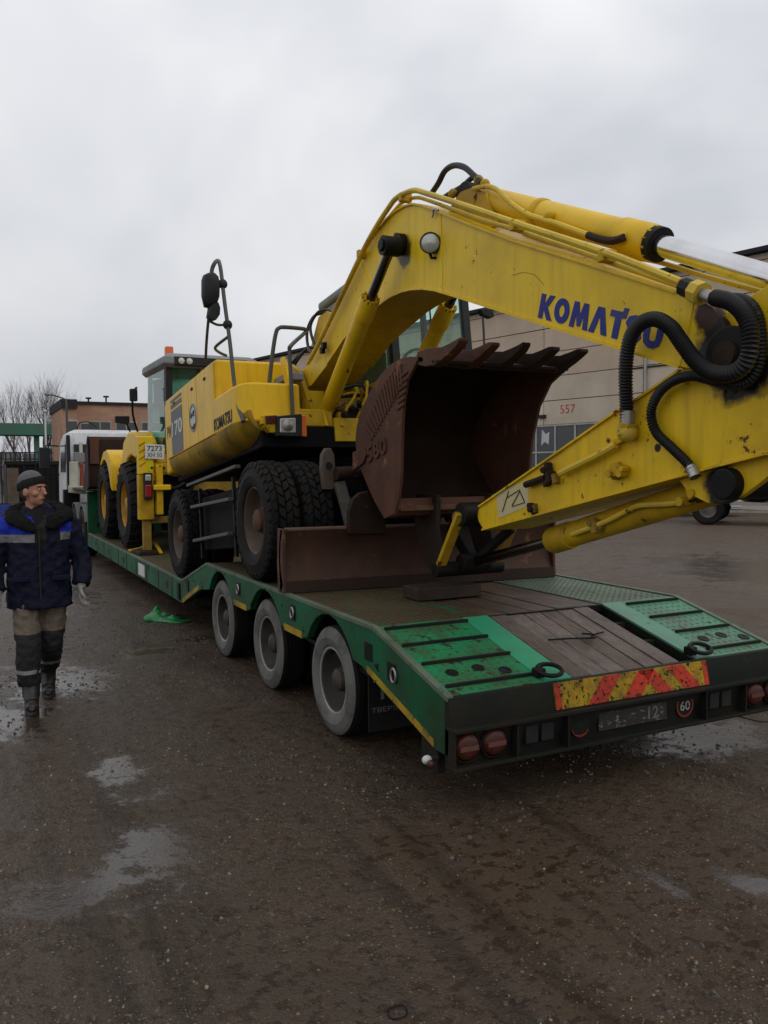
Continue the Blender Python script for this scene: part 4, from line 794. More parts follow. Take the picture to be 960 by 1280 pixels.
p = on(858, 360, 'x', -.33); b = MB(); dd = (on(905, 374, 'x', -.36)-on(851, 354, 'x', -.33)).normalized()
b.cyl(p-dd*.02, p+dd*.06, .045, 8); b.build('hose_coupling', M['black'], BOOM); MB().cyl(p+dd*.06, p+dd*.12, .055, 8).build('hose_clamp', M['yellow_pipe'], BOOM); MB().cyl(p+dd*.12, p+dd*.26, .030, 14).build('hose_ferrule', M['silver'], BOOM)
# --- arm
ao = [(598, 652), (596, 642), (600, 633), (690, 571), (775, 512), (802, 496), (852, 462)]
a3 = X(ao, -.24)+[V((-.24, y, z)) for y, z in ((-.72, 2.47), (-.95, 2.58), (-1.2, 2.66), (-1.42, 2.62), (-1.52, 2.45), (-1.45, 2.2), (-1.3, 2.0))]+X([(960, 567), (877, 588), (740, 625), (604, 662)], -.24)
ARM = MB().prism(a3, (.38, 0, 0)).build('arm', YA, EX, bevel=.006)
def astrip(px, nm): return edge_strip(X(px, -.24), -.256, .156, .006, nm, YA, ARM)
astrip([(600, 633), (690, 571), (775, 512), (802, 496), (850, 463)], 'top_flange'); astrip([(604, 662), (740, 625), (877, 588), (958, 567)], 'bottom_flange')
MB().prism(X([(848, 600), (885, 588), (960, 568), (985, 575), (950, 604), (925, 622), (905, 630), (884, 629), (862, 618)], -.20), (.04, 0, 0)).build('cylinder_lug', YA, ARM, bevel=.005)
MB().prism(X([(848, 600), (885, 588), (960, 568), (985, 575), (950, 604), (925, 622), (905, 630), (884, 629), (862, 618)], -.20), (.04, 0, 0)).build('cylinder_lug', YA, ARM, bevel=.005).matrix_parent_inverse = Matrix.Translation((.26, 0, 0))
p = on(918, 444, 'x', -.29); b = MB(); b.cyl(p+V((-.05, 0, 0)), p+V((.50, 0, 0)), .13, 30); b.build('arm_pivot_pin', M['black'], EX, bevel=.012); MB().cyl(p+V((-.075, 0, 0)), p+V((-.045, 0, 0)), .06, 20).build('pivot_cap', M['rust_dark'], EX)
p = on(912, 605, 'x', -.21); MB().cyl(p+V((-.05, 0, 0)), p+V((.40, 0, 0)), .075, 26).build('cylinder_pin', M['black'], ARM, bevel=.01)
p = on(584, 643, 'x', -.26); b = MB(); b.cyl(p+V((-.06, 0, 0)), p+V((.48, 0, 0)), .085, 26); TIP = b.build('arm_tip_boss', M['black'], ARM, bevel=.01)
p2_ = on(574, 648, 'x', -.31); MB().cyl(p2_+V((-.03, 0, 0)), p2_+V((.03, 0, 0)), .05, 16).build('link_eye', M['yellow_grimy'], ARM)
# arm fittings
def cluster(px, x, n, spread, seed, name, parent, mats=('yellow_dirty',)):
    rnd = random.Random(seed); c = on(*px, 'x', x)
    for k in range(n):
        q = c+V((rnd.uniform(-.03, .01), rnd.uniform(-spread, spread), rnd.uniform(-spread, spread)*.7)); r_ = rnd.uniform(.016, .03); ax = rnd.choice([V((1, 0, 0)), V((0, .94, -.33)), V((0, .33, .94))])
        MB().cyl(q-ax*r_*1.3, q+ax*r_*1.3, r_, rnd.choice([6, 6, 12])).build(name, M[rnd.choice(mats)], parent, bevel=.003)
cluster((690, 594), -.265, 9, .07, 2, 'pipe_fitting', ARM, ('yellow_dirty', 'rust_dark', 'yellow_grimy')); cluster((776, 592), -.255, 7, .05, 5, 'pipe_fitting', ARM, ('yellow_dirty', 'yellow_grimy')); cluster((667, 632), -.255, 6, .04, 6, 'pipe_fitting', ARM, ('yellow_grimy', 'rust_dark'))
MB().cyl(on(657, 606, 'x', -.27), on(682, 597, 'x', -.27), .022, 8).build('pipe_fitting', M['rust_dark'], ARM)
pipe([(700, 592), (720, 582), (745, 570), (770, 556)], -.275, .021, parent=ARM)
p = on(784, 541, 'x', -.29); MB().ball(p, .055, .06, .05, 12, 8).build('hose_elbow', M['yellow_pipe'], ARM); MB().cyl(p+V((0, 0, .01)), p+V((0, -.01, .05)), .05, 8).build('elbow_collar', M['yellow_dirty'], ARM); MB().bar(p+V((.03, .06, -.03)), p+V((.03, .13, -.05)), .03, .03).build('elbow_bracket', M['yellow_dirty'], ARM)
q = X([(620, 617), (660, 600), (661, 632), (623, 648)], -.2425); DC = MB().prism(q, (.004, 0, 0)).build('warning_decal', surf('worn_decal', (.58, .50, .28), .55, rust=(.5, .34, .05), rust_amt=.35, rust_scale=18), ARM)
for a, b_ in (((628, 640), (636, 614)), ((634, 622), (650, 612)), ((640, 632), (650, 614)), ((650, 614), (656, 628)), ((656, 628), (640, 633))): MB().bar(on(*a, 'x', -.2445), on(*b_, 'x', -.2445), .003, .008, (1, 0, 0)).build('decal_line', M['label_black'], DC)
# big looping hoses between boom end and arm, ribbed
def ribbed(pts, r, name, parent, step=.0085, amp=.24):
    p = resample(spline(pts, 10), step); rs = [r*(1+amp*(1 if i % 2 else -1)*.5) for i in range(len(p))]; return MB().tube(p, rs, 10).build(name, M['hose'], parent, smooth=60)
hp = [(893, 372, -.36), (912, 377, -.40), (928, 390, -.43), (937, 410, -.45), (938, 435, -.46), (930, 457, -.46), (912, 467, -.46), (890, 466, -.45), (870, 452, -.44), (852, 428, -.43), (838, 409, -.42), (820, 399, -.41), (803, 403, -.40), (790, 418, -.38), (784, 440, -.36), (782, 470, -.33), (783, 505, -.30), (784, 536, -.29)]
ribbed([on(u, v, 'x', x) for u, v, x in hp], .035, 'ribbed_hose', EX)
hp = [(905, 373, -.20), (930, 375, -.24), (946, 392, -.26), (952, 425, -.27), (948, 460, -.27), (930, 480, -.28), (900, 478, -.30), (868, 470, -.31), (842, 476, -.30), (823, 492, -.29), (814, 515, -.285), (820, 540, -.285), (840, 560, -.285), (860, 580, -.285), (870, 598, -.28)]
ribbed([on(u, v, 'x', x) for u, v, x in hp], .024, 'ribbed_hose', EX, .008)
p = on(784, 530, 'x', -.292); MB().cyl(p, p+V((0, -.005, .07)), .038, 14).build('hose_ferrule', M['silver'], ARM); p = on(869, 596, 'x', -.281); MB().cyl(p, p+V((0, .03, .05)), .028, 12).build('hose_ferrule', M['silver'], ARM)
# --- bucket cylinder and linkage
BC0, BC1, BC2 = on(912, 606, 'x', XE), on(690, 676, 'x', XE), on(596, 702, 'x', XE)
BCY = cylinder(BC2, BC1, BC0, .078, .038, 'bucket_cylinder', 0, 'rod_oily', 'yellow_dirty', False)
pipe([(715, 668), (755, 653), (785, 638), (800, 632), (830, 630), (858, 628)], -.15, .016, parent=BCY); cluster((865, 622), -.16, 6, .04, 8, 'pipe_fitting', BCY, ('yellow_dirty', 'rust_dark')); cluster((748, 658), -.13, 4, .03, 9, 'pipe_fitting', BCY, ('yellow_grimy',))
for dx in (0, .50): 
    q0, q1 = on(576, 642, 'x', -.32)+V((dx, 0, 0)), on(549, 712, 'x', -.32)+V((dx, 0, 0)); MB().bar(q0, q1, .035, .075, (1, 0, 0)).build('tipping_link', M['yellow_dirty'] if not dx else M['yellow_grimy'], EX, bevel=.006)
q1 = on(549, 712, 'x', -.32); MB().cyl(q1+V((-.04, 0, 0)), q1+V((.55, 0, 0)), .055, 20).build('link_pin', M['black'], EX, bevel=.008)
q2 = on(592, 703, 'x', XE); MB().cyl(q2+V((-.12, 0, 0)), q2+V((.12, 0, 0)), .07, 20).build('rod_end', M['black'], EX, bevel=.008)
for dx in (-.1, .1): MB().bar(V((XE+dx, q1.y, q1.z)), V((XE+dx, q2.y, q2.z)), .05, .11, (1, 0, 0)).build('bucket_link', M['black'], EX, bevel=.01)
MB().bar(V((XE, q2.y, q2.z)), on(565, 655, 'x', XE), .1, .07, (1, 0, 0)).build('bucket_link', M['black'], EX, bevel=.01)
MB().bar(V((XE, q2.y, q2.z)), on(640, 660, 'x', XE+.1), .06, .05, (1, 0, 0)).build('link_stay', M['black'], EX, bevel=.01)
# --- bucket
x0, x1 = -.60, .50
sh = spline([V((0, y, z)) for y, z in ((1.24, 2.53), (1.45, 2.585), (1.66, 2.605), (1.92, 2.56), (2.14, 2.45), (2.36, 2.28), (2.47, 2.10), (2.45, 1.93), (2.34, 1.77), (2.15, 1.58), (1.97, 1.44))], 4)
BK = MB(); n = len(sh); rg = []
for i, p in enumerate(sh):
    t = (sh[min(i+1, n-1)]-sh[max(i-1, 0)]).normalized(); nn = V((0, t.z, -t.y)); rg.append([V((x0, p.y, p.z)), V((x1, p.y, p.z)), V((x1, p.y, p.z))+nn*.03, V((x0, p.y, p.z))+nn*.03])
BK = BK.loft(rg).build('bucket', M['rust_dark'], EX)  # darker rust than the sides: shade inside the bucket put into the colour
me_ = [(1.80, 1.485), (1.70, 1.60), (1.66, 1.78), (1.62, 2.02), (1.53, 2.28), (1.40, 2.44), (1.24, 2.52)]
me_l = [(1.80, 1.485), (1.74, 1.60), (1.70, 1.78), (1.69, 2.0), (1.66, 2.28), (1.60, 2.44), (1.45, 2.56)]
for x, mo in ((x0-.012, me_l), (x1-.012, me_)): MB().prism([V((x, p.y, p.z)) for p in sh[4:]]+[V((x, y, z)) for y, z in mo], (.024, 0, 0)).build('bucket_side', M['rust'], BK, bevel=.004)
MB().prism([V((x0, y, z)) for y, z in ((1.97, 1.44), (1.80, 1.47), (1.76, 1.52), (1.78, 1.60), (1.84, 1.585), (1.90, 1.52), (2.0, 1.5))], (x1-x0, 0, 0)).build('bucket_top_beam', M['rust'], BK, bevel=.006)
MB().box(x0+.02, x1-.02, 1.752, 1.764, 1.505, 1.545).build('worn_mouth_edge', surf('worn_mouth_steel', (.16, .085, .055), .5, dirt=(.05, .028, .02), dirt_amt=.6, dirt_scale=9), BK, bevel=.004)
lip = MB().hexa([(x0, 1.20, 2.515), (x1, 1.20, 2.515), (x1, 1.48, 2.56), (x0, 1.48, 2.56)], [(x0, 1.19, 2.535), (x1, 1.19, 2.535), (x1, 1.47, 2.60), (x0, 1.47, 2.60)]).build('lip_plate', M['rust_dark'], BK, bevel=.004)
for k in range(5):
    x = x0+.055+(x1-x0-.11)*k/4; rnd = random.Random(k); w_ = .052
    rr = [[(x-w_*a, y, z-h_), (x+w_*a, y, z-h_), (x+w_*a, y, z+h_), (x-w_*a, y, z+h_)] for y, z, h_, a in ((1.48, 2.580, .045, 1.0), (1.36, 2.570, .062, 1.08), (1.24, 2.566, .060, 1.05), (1.18, 2.572, .046, .85), (1.09, 2.592, .036, .78), (1.0, 2.618, .024, .72), (.955, 2.632+rnd.uniform(-.01, .012), .012, .66))]
    MB().loft(rr).build('tooth', M['rust'] if k < 2 else M['rust_dark'], BK, bevel=.008)
for k in range(15):     # ribbed wear bars across the upper corner of the side
    t = k/14; a = V((0, 1.72+.62*t, 2.585-.44*t**1.5)); bb = V((0, 1.66+.50*t, 2.40-.36*t)); MB().bar(V((x0-.012, a.y-.03, a.z-.02)), V((x0-.012, bb.y, bb.z)), .018, .026, (1, 0, 0)).build('wear_bar', M['rust'], BK, bevel=.004)
for k in range(6): z = 2.50-.045*k; MB().bar(V((x0-.012, 1.58+.012*k, z)), V((x0-.012, 1.70+.008*k, z-.03)), .018, .020, (1, 0, 0)).build('wear_bar', M['rust'], BK, bevel=.004)
q = [V((x0-.03, y, z)) for y, z in ((2.50, 1.95), (2.28, 1.98), (2.24, 1.93), (2.30, 1.86), (2.50, 1.80))]; MB().prism(q, (.03, 0, 0)).build('side_cutter', M['rust'], BK, bevel=.006)
text('580', 'cast_number', M['rust'], BK, V((x0-.014, 2.24, 1.86)), V((0, -1, .22)), V((0, .12, 1)), .13, .02, .03, width=.34)
for x in (XE-.26, XE+.22): MB().prism([V((x, y, z)) for y, z in ((1.70, 1.62), (1.72, 1.38), (1.64, 1.10), (1.75, 1.02), (1.90, 1.10), (2.05, 1.40), (2.02, 1.62))], (.04, 0, 0)).build('bucket_ear', M['rust_dark'], BK, bevel=.006)
# --- cab on the far side
CX0, CX1, CS0, CS1, CH0, CH1 = .26, 1.16, -.45, 1.33, .86, 2.46
CAB = ebox(CX0, CX1, CS0, CS1, CH0-.02, CH0+.10, 'cab_floor', 'dark_steel', bevel=.01)
def cpost(x, s0, h0, s1, h1, w_=.07, nm='cab_pillar', mt='plastic', d=.07): return eb().hexa([(x-w_/2, s0-d/2, h0), (x+w_/2, s0-d/2, h0), (x+w_/2, s0+d/2, h0), (x-w_/2, s0+d/2, h0)], [(x-w_/2, s1-d/2, h1), (x+w_/2, s1-d/2, h1), (x+w_/2, s1+d/2, h1), (x-w_/2, s1+d/2, h1)]).build(nm, M[mt], CAB, bevel=.01)
for x in (CX0+.035, CX1-.035):
    cpost(x, CS1-.03, CH0, CS1-.10, CH1, .085); cpost(x, CS0+.04, CH0, CS0+.06, CH1); cpost(x, .42, CH0, .42, CH1, .05)
    ebox(x-.02, x+.02, CS0, CS1-.04, CH0, 1.38, 'cab_side_panel', 'yellow_dirty' if x < .5 else 'yellow', CAB)
ebox(CX0-.01, CX1+.01, CS0-.03, CS1-.06, CH1, CH1+.10, 'cab_roof', 'grey_plastic', CAB, .04)
ebox(CX0, CX1, CS0, CS0+.05, CH0, 1.4, 'cab_back_panel', 'yellow', CAB)
def pane(pts, nm='cab_window', mt='glass', th=(0, .006, 0)): return eb().prism(pts, th).build(nm, M[mt], CAB)
pane([(CX0+.07, CS1-.035, CH0+.12), (CX1-.07, CS1-.035, CH0+.12), (CX1-.07, CS1-.09, CH1-.02), (CX0+.07, CS1-.09, CH1-.02)], 'windscreen')
for x in (CX0+.02, CX1-.03):
    pane([(x, .46, 1.39), (x, CS1-.10, 1.39), (x, CS1-.13, CH1-.02), (x, .46, CH1-.02)], 'side_window', th=(.006, 0, 0)); pane([(x, CS0+.09, 1.39), (x, .38, 1.39), (x, .38, CH1-.02), (x, CS0+.09, CH1-.02)], 'side_window', th=(.006, 0, 0))
pane([(CX0+.07, CS0+.03, 1.42), (CX1-.07, CS0+.03, 1.42), (CX1-.07, CS0+.05, CH1-.02), (CX0+.07, CS0+.05, CH1-.02)], 'rear_window')
eb().bar((.72, CS1-.02, 1.2), (.70, CS1-.06, 2.3), .012, .012, (1, 0, 0)).build('wiper', M['black'], CAB)
ebox(.45, .95, -.1, .4, CH0+.1, 1.38, 'seat', 'black', CAB, .06); ebox(.47, .93, -.2, -.08, 1.3, 1.98, 'seat_back', 'black', CAB, .06)
stw = eb(); ctr = V((.72, .92, 1.55)); stw.tube([ctr+V((.17*math.cos(a), .07*math.sin(a), .15*math.sin(a))) for a in (2*math.pi*k/24 for k in range(25))], .016, 8); stw.tube([ctr+V((-.16, 0, 0)), ctr+V((.16, 0, 0))], .014, 6); stw.tube([ctr, ctr+V((0, .1, -.55))], .03, 8); stw.build('steering_wheel', M['grey_rail'], CAB)
rail([on(606, 452, 'y', 3.15), on(605, 420, 'y', 3.15), on(603, 388, 'y', 3.15)], .012, 'cab_mirror_post', 'grey_rail', CAB, 0)
q = [on(u, v, 'y', 3.12) for u, v in ((600, 386), (607, 384), (617, 389), (619, 395), (614, 398), (604, 394))]; MB().prism(q, (0, .07, 0)).build('cab_mirror', M['plastic'], CAB, bevel=.012)
# --- clutter round the boom foot
MB().prism(X([(382, 458), (398, 396), (408, 389), (416, 392), (418, 400), (398, 446)], -.06), (.08, 0, 0)).build('hose_bracket', M['yellow_dirty'], EX, bevel=.006)
for k, px in enumerate(([(400, 440), (392, 428), (388, 408), (396, 392), (406, 387), (414, 390)], [(396, 446), (386, 436), (384, 414), (392, 396), (404, 391)], [(360, 470), (372, 450), (384, 436), (398, 434), (402, 420)], [(352, 470), (370, 448), (380, 440), (396, 440)])): hose(px, -.16-.05*k, .016, parent=EX, x1=-.02)
rnd = random.Random(21)
for k in range(11):
    a = EW(rnd.uniform(-.42, .3), rnd.uniform(1.2, 1.45), rnd.uniform(.86, 1.05)); b_ = EW(rnd.uniform(-.42, .3), rnd.uniform(.75, 1.1), rnd.uniform(1.0, 1.3)); md = (a+b_)/2+V((rnd.uniform(-.12, .12), rnd.uniform(-.2, 0), rnd.uniform(-.05, .2)))
    MB().tube(spline([a, md, b_], 8), rnd.choice([.012, .016, .02]), 8).build('hydraulic_hose' if k % 3 else 'hydraulic_pipe', M['hose' if k % 3 else 'yellow_dirty'], EX)
for k in range(9):
    p = EW(rnd.uniform(-.40, .20), rnd.uniform(1.22, 1.40), rnd.uniform(.92, 1.08)); MB().cyl(p, p+V((rnd.uniform(-.05, .05), -.05, rnd.uniform(-.02, .05))), rnd.uniform(.02, .04), 8).build('pipe_fitting', M[rnd.choice(['yellow_dirty', 'yellow_grimy', 'black'])], EX, bevel=.004)
ebox(-.34, .22, .75, 1.2, .84, 1.05, 'valve_block', 'black', bevel=.03); ebox(-.40, .28, 1.28, 1.34, .70, .92, 'front_frame_plate', 'yellow_dirty')
# wooden block under the linkage
c = on(566, 742, 'z', .90); b = MB().box(c.x-.30, c.x+.24, c.y-.02, c.y+.22, ZU+.006, ZU+.095); tag(b.build('wood_block', M['wood_d'], bevel=.008), 'short dark timber block on the deck under the bucket linkage', 'block')
# ============================================================ backhoe loader standing ahead of the excavator
BH = thing('backhoe_loader', 'yellow backhoe loader with cab, seen from behind, standing ahead of the excavator', 'loader', (-.05, 10.5, ZL))
def bbox(x0, x1, y0, y1, z0, z1, name, mat, parent=None, bevel=.015, seg=2): return MB().box(x0, x1, y0, y1, z0, z1).build(name, M[mat], parent or BH, bevel=bevel, seg=seg)
def lug_mesh(r, wd, n, dep):
    b = MB(); da = 2*math.pi/n
    for k in range(n):
        for e in (-1, 1):
            a0 = k*da+(da/2 if e > 0 else 0); vs = []
            for rad in (r-dep, r):
                for xx, sk in ((.0, .0), (e*wd*.25, .28), (e*wd*.47, .42)):
                    rr = rad-(.03 if abs(xx) > wd*.4 else 0)
                    for t in (0, .34 if rad > r-dep+.001 else .42): a = a0+(sk+t)*da*1.15; vs.append((xx, rr*math.cos(a), rr*math.sin(a)))
            b.add(vs, [(6, 7, 9, 8), (8, 9, 11, 10), (0, 6, 8, 2), (2, 8, 10, 4), (1, 3, 9, 7), (3, 5, 11, 9), (0, 1, 7, 6), (4, 10, 11, 5)])
    return b
LG = None; RB = .70
for y in (10.2, 12.42):
    for sd in (-1, 1):
        cx = -.05+sd*.93; W = wheel_set(BH, cx, y, ZL+RB, sd, RB-.03, .40, .36, M['rubber'], M['rim_yellow'], 'wheel', dish=.45, nb=8, hubm=M['rim_yellow'])
        if LG is None: LG = lug_mesh(RB, .40, 22, .045).build('tread', M['rubber'], None, smooth=0); t_ = LG; t_.parent = W; t_.location = (cx, y, ZL+RB)
        else: t_ = LG.copy(); COL.objects.link(t_); t_.parent = W; t_.location = (cx, y, ZL+RB)
    MB().cyl((-.8, y, ZL+RB), (.7, y, ZL+RB), .12).build('axle', M['black'], BH)
bbox(-.50, .40, 9.2, 13.3, 1.05, 1.75, 'chassis', 'black'); bbox(-.48, .38, 10.9, 13.4, 1.7, 2.25, 'engine_hood', 'yellow_bright', bevel=.08, seg=3)
def fender(y, r, a0, a1, x0, x1, nm, th=.03):
    b = MB(); rg = []
    for k in range(13): 
        a = R(a0+(a1-a0)*k/12); c, s = math.cos(a), math.sin(a); rg.append([(x0, y+r*c, ZL+RB+r*s), (x1, y+r*c, ZL+RB+r*s), (x1, y+(r+th)*c, ZL+RB+(r+th)*s), (x0+.03, y+(r+th)*c, ZL+RB+(r+th)*s)])
    return b.loft(rg).build(nm, M['yellow_bright'], BH, bevel=.01)
for sd in (-1, 1):
    f_ = fender(10.2, .76, 40, 150, -.05+sd*.86, -.05+sd*.5, 'rear_fender')
    fo = [(11.60, 1.45), (11.62, 1.85), (11.78, 2.08), (12.1, 2.19), (12.5, 2.16), (12.85, 1.98), (12.98, 1.80)]+[(12.42+.745*math.cos(R(a)), ZL+RB+.745*math.sin(R(a))) for a in range(48, 168, 10)]
    MB().prism([V((-.05+sd*1.08, y, z)) for y, z in fo], (-sd*.5, 0, 0)).build('front_fender', M['yellow_bright'], BH, bevel=.05, seg=3)
    MB().prism([V((-.05+sd*.98, y, z)) for y, z in ((9.5, 2.05), (9.55, 2.25), (9.85, 2.42), (10.4, 2.45), (10.9, 2.30), (11.1, 1.95), (10.85, 1.85), (10.5, 2.02), (10.2, 2.06), (9.85, 2.0))], (-sd*.30, 0, 0)).build('body_side', M['yellow_bright'], BH, bevel=.04, seg=3)
# cab
cb0, cb1, cy0, cy1, cz0, cz1 = -.72, .62, 8.95, 10.55, 2.15, 3.36
BC = bbox(cb0, cb1, cy0+.1, cy1, cz0-.25, cz0, 'cab_base', 'yellow_bright', bevel=.05)
def bpost(x, y0, z0, y1, z1, w_=.09, d=.09, mt='plastic'): MB().hexa([(x-w_/2, y0-d/2, z0), (x+w_/2, y0-d/2, z0), (x+w_/2, y0+d/2, z0), (x-w_/2, y0+d/2, z0)], [(x-w_/2, y1-d/2, z1), (x+w_/2, y1-d/2, z1), (x+w_/2, y1+d/2, z1), (x-w_/2, y1+d/2, z1)]).build('cab_pillar', M[mt], BC, bevel=.015)
for x in (cb0+.045, cb1-.045): bpost(x, cy0+.05, cz0-.1, cy0+.02, cz1, .10, .14); bpost(x, cy1-.1, cz0-.1, cy1-.25, cz1, .07, .07, 'silver')
for x in (cb0+.01, cb1-.016): MB().prism([(x, cy0+.13, cz0+.28), (x, cy0+.35, cz0+.06), (x, cy0+.6, cz0), (x, cy1-.13, cz0), (x, cy1-.28, cz1), (x, cy0+.1, cz1)], (.006, 0, 0)).build('side_window', M['glass_dark'], BC)
MB().prism([(cb0+.1, cy0+.03, cz0+.2), (cb1-.1, cy0+.03, cz0+.2), (cb1-.1, cy0+.01, cz1), (cb0+.1, cy0+.01, cz1)], (0, .006, 0)).build('rear_window', M['glass_dark'], BC); MB().prism([(cb0+.08, cy1-.1, cz0), (cb1-.08, cy1-.1, cz0), (cb1-.08, cy1-.25, cz1), (cb0+.08, cy1-.25, cz1)], (0, .006, 0)).build('windscreen', M['glass_dark'], BC)
rf = MB().loft([[(cb0-.02-e, cy0-.12-e, z), (cb1+.02+e, cy0-.12-e, z), (cb1+.02+e, cy1-.08, z), (cb0-.02-e, cy1-.08, z)] for z, e in ((cz1-.02, -.02), (cz1+.03, .04), (cz1+.13, .03), (cz1+.19, -.06), (cz1+.21, -.2))]).build('cab_roof', M['grey_plastic'], BC, bevel=.03)
bbox(-.62, .5, cy0-.17, cy0-.10, cz1+.0, cz1+.135, 'lamp_panel', 'plastic', BC)
for x in (-.52, -.40, .28, .40): MB().lathe([(.045, 0), (.045, .02), (.0, .03)], (x, cy0-.17, cz1+.07), (0, -1, 0), 18).build('work_lamp', M['clear_lens'], BC)
bbox(-.62, -.50, 9.35, 9.47, cz1+.20, cz1+.36, 'beacon', 'orange_lens', BC, .02)
bbox(-.3, .2, 9.4, 9.9, 1.9, 2.5, 'seat', 'black', BC, .06); bbox(-.3, .2, 9.8, 9.95, 2.4, 2.95, 'seat_back', 'black', BC, .06)
# rear frame, plate, lamps
for sd in (-1, 1):
    x = -.05+sd*.98; bbox(x-.11, x+.11, 8.95, 9.12, 1.08, 1.75, 'stabiliser_leg', 'yellow_dirty', bevel=.012); bbox(x-.05, x+.07, 8.98, 9.10, .62, 1.10, 'stabiliser_ram', 'yellow_grimy', bevel=.012); pn = bbox(x-.11, x+.11, 8.93, 9.10, 1.75, 2.32, 'rear_panel', 'yellow', bevel=.02)
    for k in range(4): MB().hexa([(x-.10, 8.926, 1.86+.1*k), (x-.01, 8.926, 1.92+.1*k), (x-.01, 8.926, 1.945+.1*k), (x-.10, 8.926, 1.885+.1*k)], [(x-.10, 8.94, 1.86+.1*k), (x-.01, 8.94, 1.92+.1*k), (x-.01, 8.94, 1.945+.1*k), (x-.10, 8.94, 1.885+.1*k)]).build('hazard_stripe', M['yellow_grimy'], pn)
    bbox(x+.03, x+.06, 8.922, 8.94, 1.80, 2.28, 'reflective_tape', 'fluo', pn, 0)
    lh = bbox(x-.05, x+.07, 8.86, 8.94, 1.38, 1.78, 'lamp_housing', 'plastic', bevel=.012); bbox(x-.03, x+.05, 8.845, 8.87, 1.66, 1.75, 'reversing_lens', 'clear_lens', lh); bbox(x-.035, x+.055, 8.845, 8.87, 1.42, 1.60, 'tail_lens', 'red_lens2', lh)
    bbox(x-.14, x+.14, 8.85, 9.3, ZL+.002, ZL+.06, 'stabiliser_foot', 'rust_dark', bevel=.01)
q = [on(u, v, 'y', 8.90) for u, v in ((181.5, 573), (205, 574), (205, 556), (181.5, 555))]; PLT = MB().prism(q, (0, .02, 0)).build('number_plate', M['label_white'], BH)
pw = (q[1]-q[0]).length; text('7273', 'plate_number', M['label_black'], PLT, q[0]+V((.03, -.0015, .105)), (1, 0, 0), (0, 0, 1), .08, .002, .01, width=pw-.06); text('XH 50', 'plate_code', M['label_black'], PLT, q[0]+V((.03, -.0015, .016)), (1, 0, 0), (0, 0, 1), .07, .002, .0, width=pw-.06)
bbox(-1.1, 1.0, 8.98, 9.12, 1.78, 1.92, 'slide_rail', 'yellow_dirty'); bbox(-1.0, .9, 8.98, 9.12, 1.02, 1.12, 'slide_rail', 'yellow_grimy'); bbox(-.90, -.80, 8.86, 9.02, 1.15, 1.9, 'slide_frame', 'yellow_dirty', bevel=.02); bbox(-.95, -.70, 8.80, 8.98, 1.52, 1.60, 'slide_bracket', 'yellow'); bbox(-.35, .25, 8.5, 9.0, 1.0, 1.95, 'kingpost', 'yellow_grimy', bevel=.05); bbox(-.78, .7, 9.13, 9.25, .9, 1.75, 'rear_axle_guard', 'pitch')
for k in range(4): p = V((-.95+.09*k, 8.96, 1.85)); MB().cyl(p, p+V((0, -.03, 0)), .02, 8).build('rail_bolt', M['rust_dark'], BH)
for sd, zz in ((-.12, 1.2), (.12, 1.2)): MB().prism([(-.05+sd-.03, y, z) for y, z in ((8.75, 1.3), (8.95, 1.3), (9.2, 3.2), (8.95, 3.4), (8.8, 3.2), (8.65, 2.2))], (.06, 0, 0)).build('backhoe_boom', M['yellow_dirty'], BH, bevel=.01)
rnd = random.Random(5)
for k in range(10): a = V((-.75+.06*k, 8.95, rnd.uniform(1.15, 1.75))); MB().tube(spline([a, a+V((rnd.uniform(.05, .2), -.15, rnd.uniform(-.15, .1))), a+V((.35, -.1, rnd.uniform(-.2, .2)))], 6), .018, 7).build('hydraulic_hose', M['hose'], BH)
# mirrors on the left
rl = MB().tube(spline([(-.85, 10.3, 2.3), (-.98, 10.2, 2.7), (-.98, 10.15, 3.05), (-.92, 10.15, 3.15)], 5), .018, 7).build('mirror_post', M['black'], BH); bbox(-1.04, -.92, 10.08, 10.16, 2.92, 3.12, 'mirror', 'plastic', rl, .02)
MB().prism([on(u, v, 'y', 10.6) for u, v in ((144, 520), (162, 520), (162, 529), (156, 530), (144, 528))], (0, .08, 0)).build('low_mirror', M['plastic'], BH, bevel=.012); MB().cyl(on(158, 529, 'y', 10.6), on(165, 545, 'y', 10.6), .015).build('mirror_stay', M['black'], BH)
# loader arms and bucket
for sd in (-1, 1): MB().prism([(-.05+sd*.52, y, z) for y, z in ((10.9, 2.2), (10.9, 2.4), (12.6, 2.3), (13.5, 2.0), (13.5, 1.8), (12.5, 2.05))], (sd*.08, 0, 0)).build('loader_arm', M['yellow_bright'], BH, bevel=.012)
sp = [(13.35, 1.50), (13.28, 1.9), (13.30, 2.42), (13.36, 2.48), (13.34, 2.0), (13.42, 1.62), (13.7, 1.5), (14.15, 1.45), (14.15, 1.43), (13.6, 1.44)]
LB = MB().prism([(-1.28, y, z) for y, z in sp], (2.46, 0, 0)).build('loader_bucket', M['rust_dark'], BH, bevel=.008)
for x in (-1.30, 1.16): MB().prism([(x, y, z) for y, z in ((13.3, 1.5), (13.27, 2.0), (13.32, 2.48), (13.5, 2.35), (13.9, 1.8), (14.15, 1.45), (13.6, 1.42))], (.03, 0, 0)).build('bucket_side', M['rust_dark'], LB)
MB().box(-1.26, -1.10, 13.22, 13.27, 1.95, 2.45).build('bucket_rib', M['rust'], LB)
# yellow bent bar lying on the low deck
b = MB(); pts = [on(162, 688, 'z', .60), on(176, 685, 'z', .60), on(190, 677, 'z', .66), on(193, 676, 'z', .66), on(201, 691, 'z', .585)]
for p, q in zip(pts, pts[1:]): b.bar(p, q, .05, .025)
tag(b.build('lashing_bar', M['yellow'], bevel=.004), 'bent yellow lashing bar lying on the low deck by the excavator wheel', 'bar')

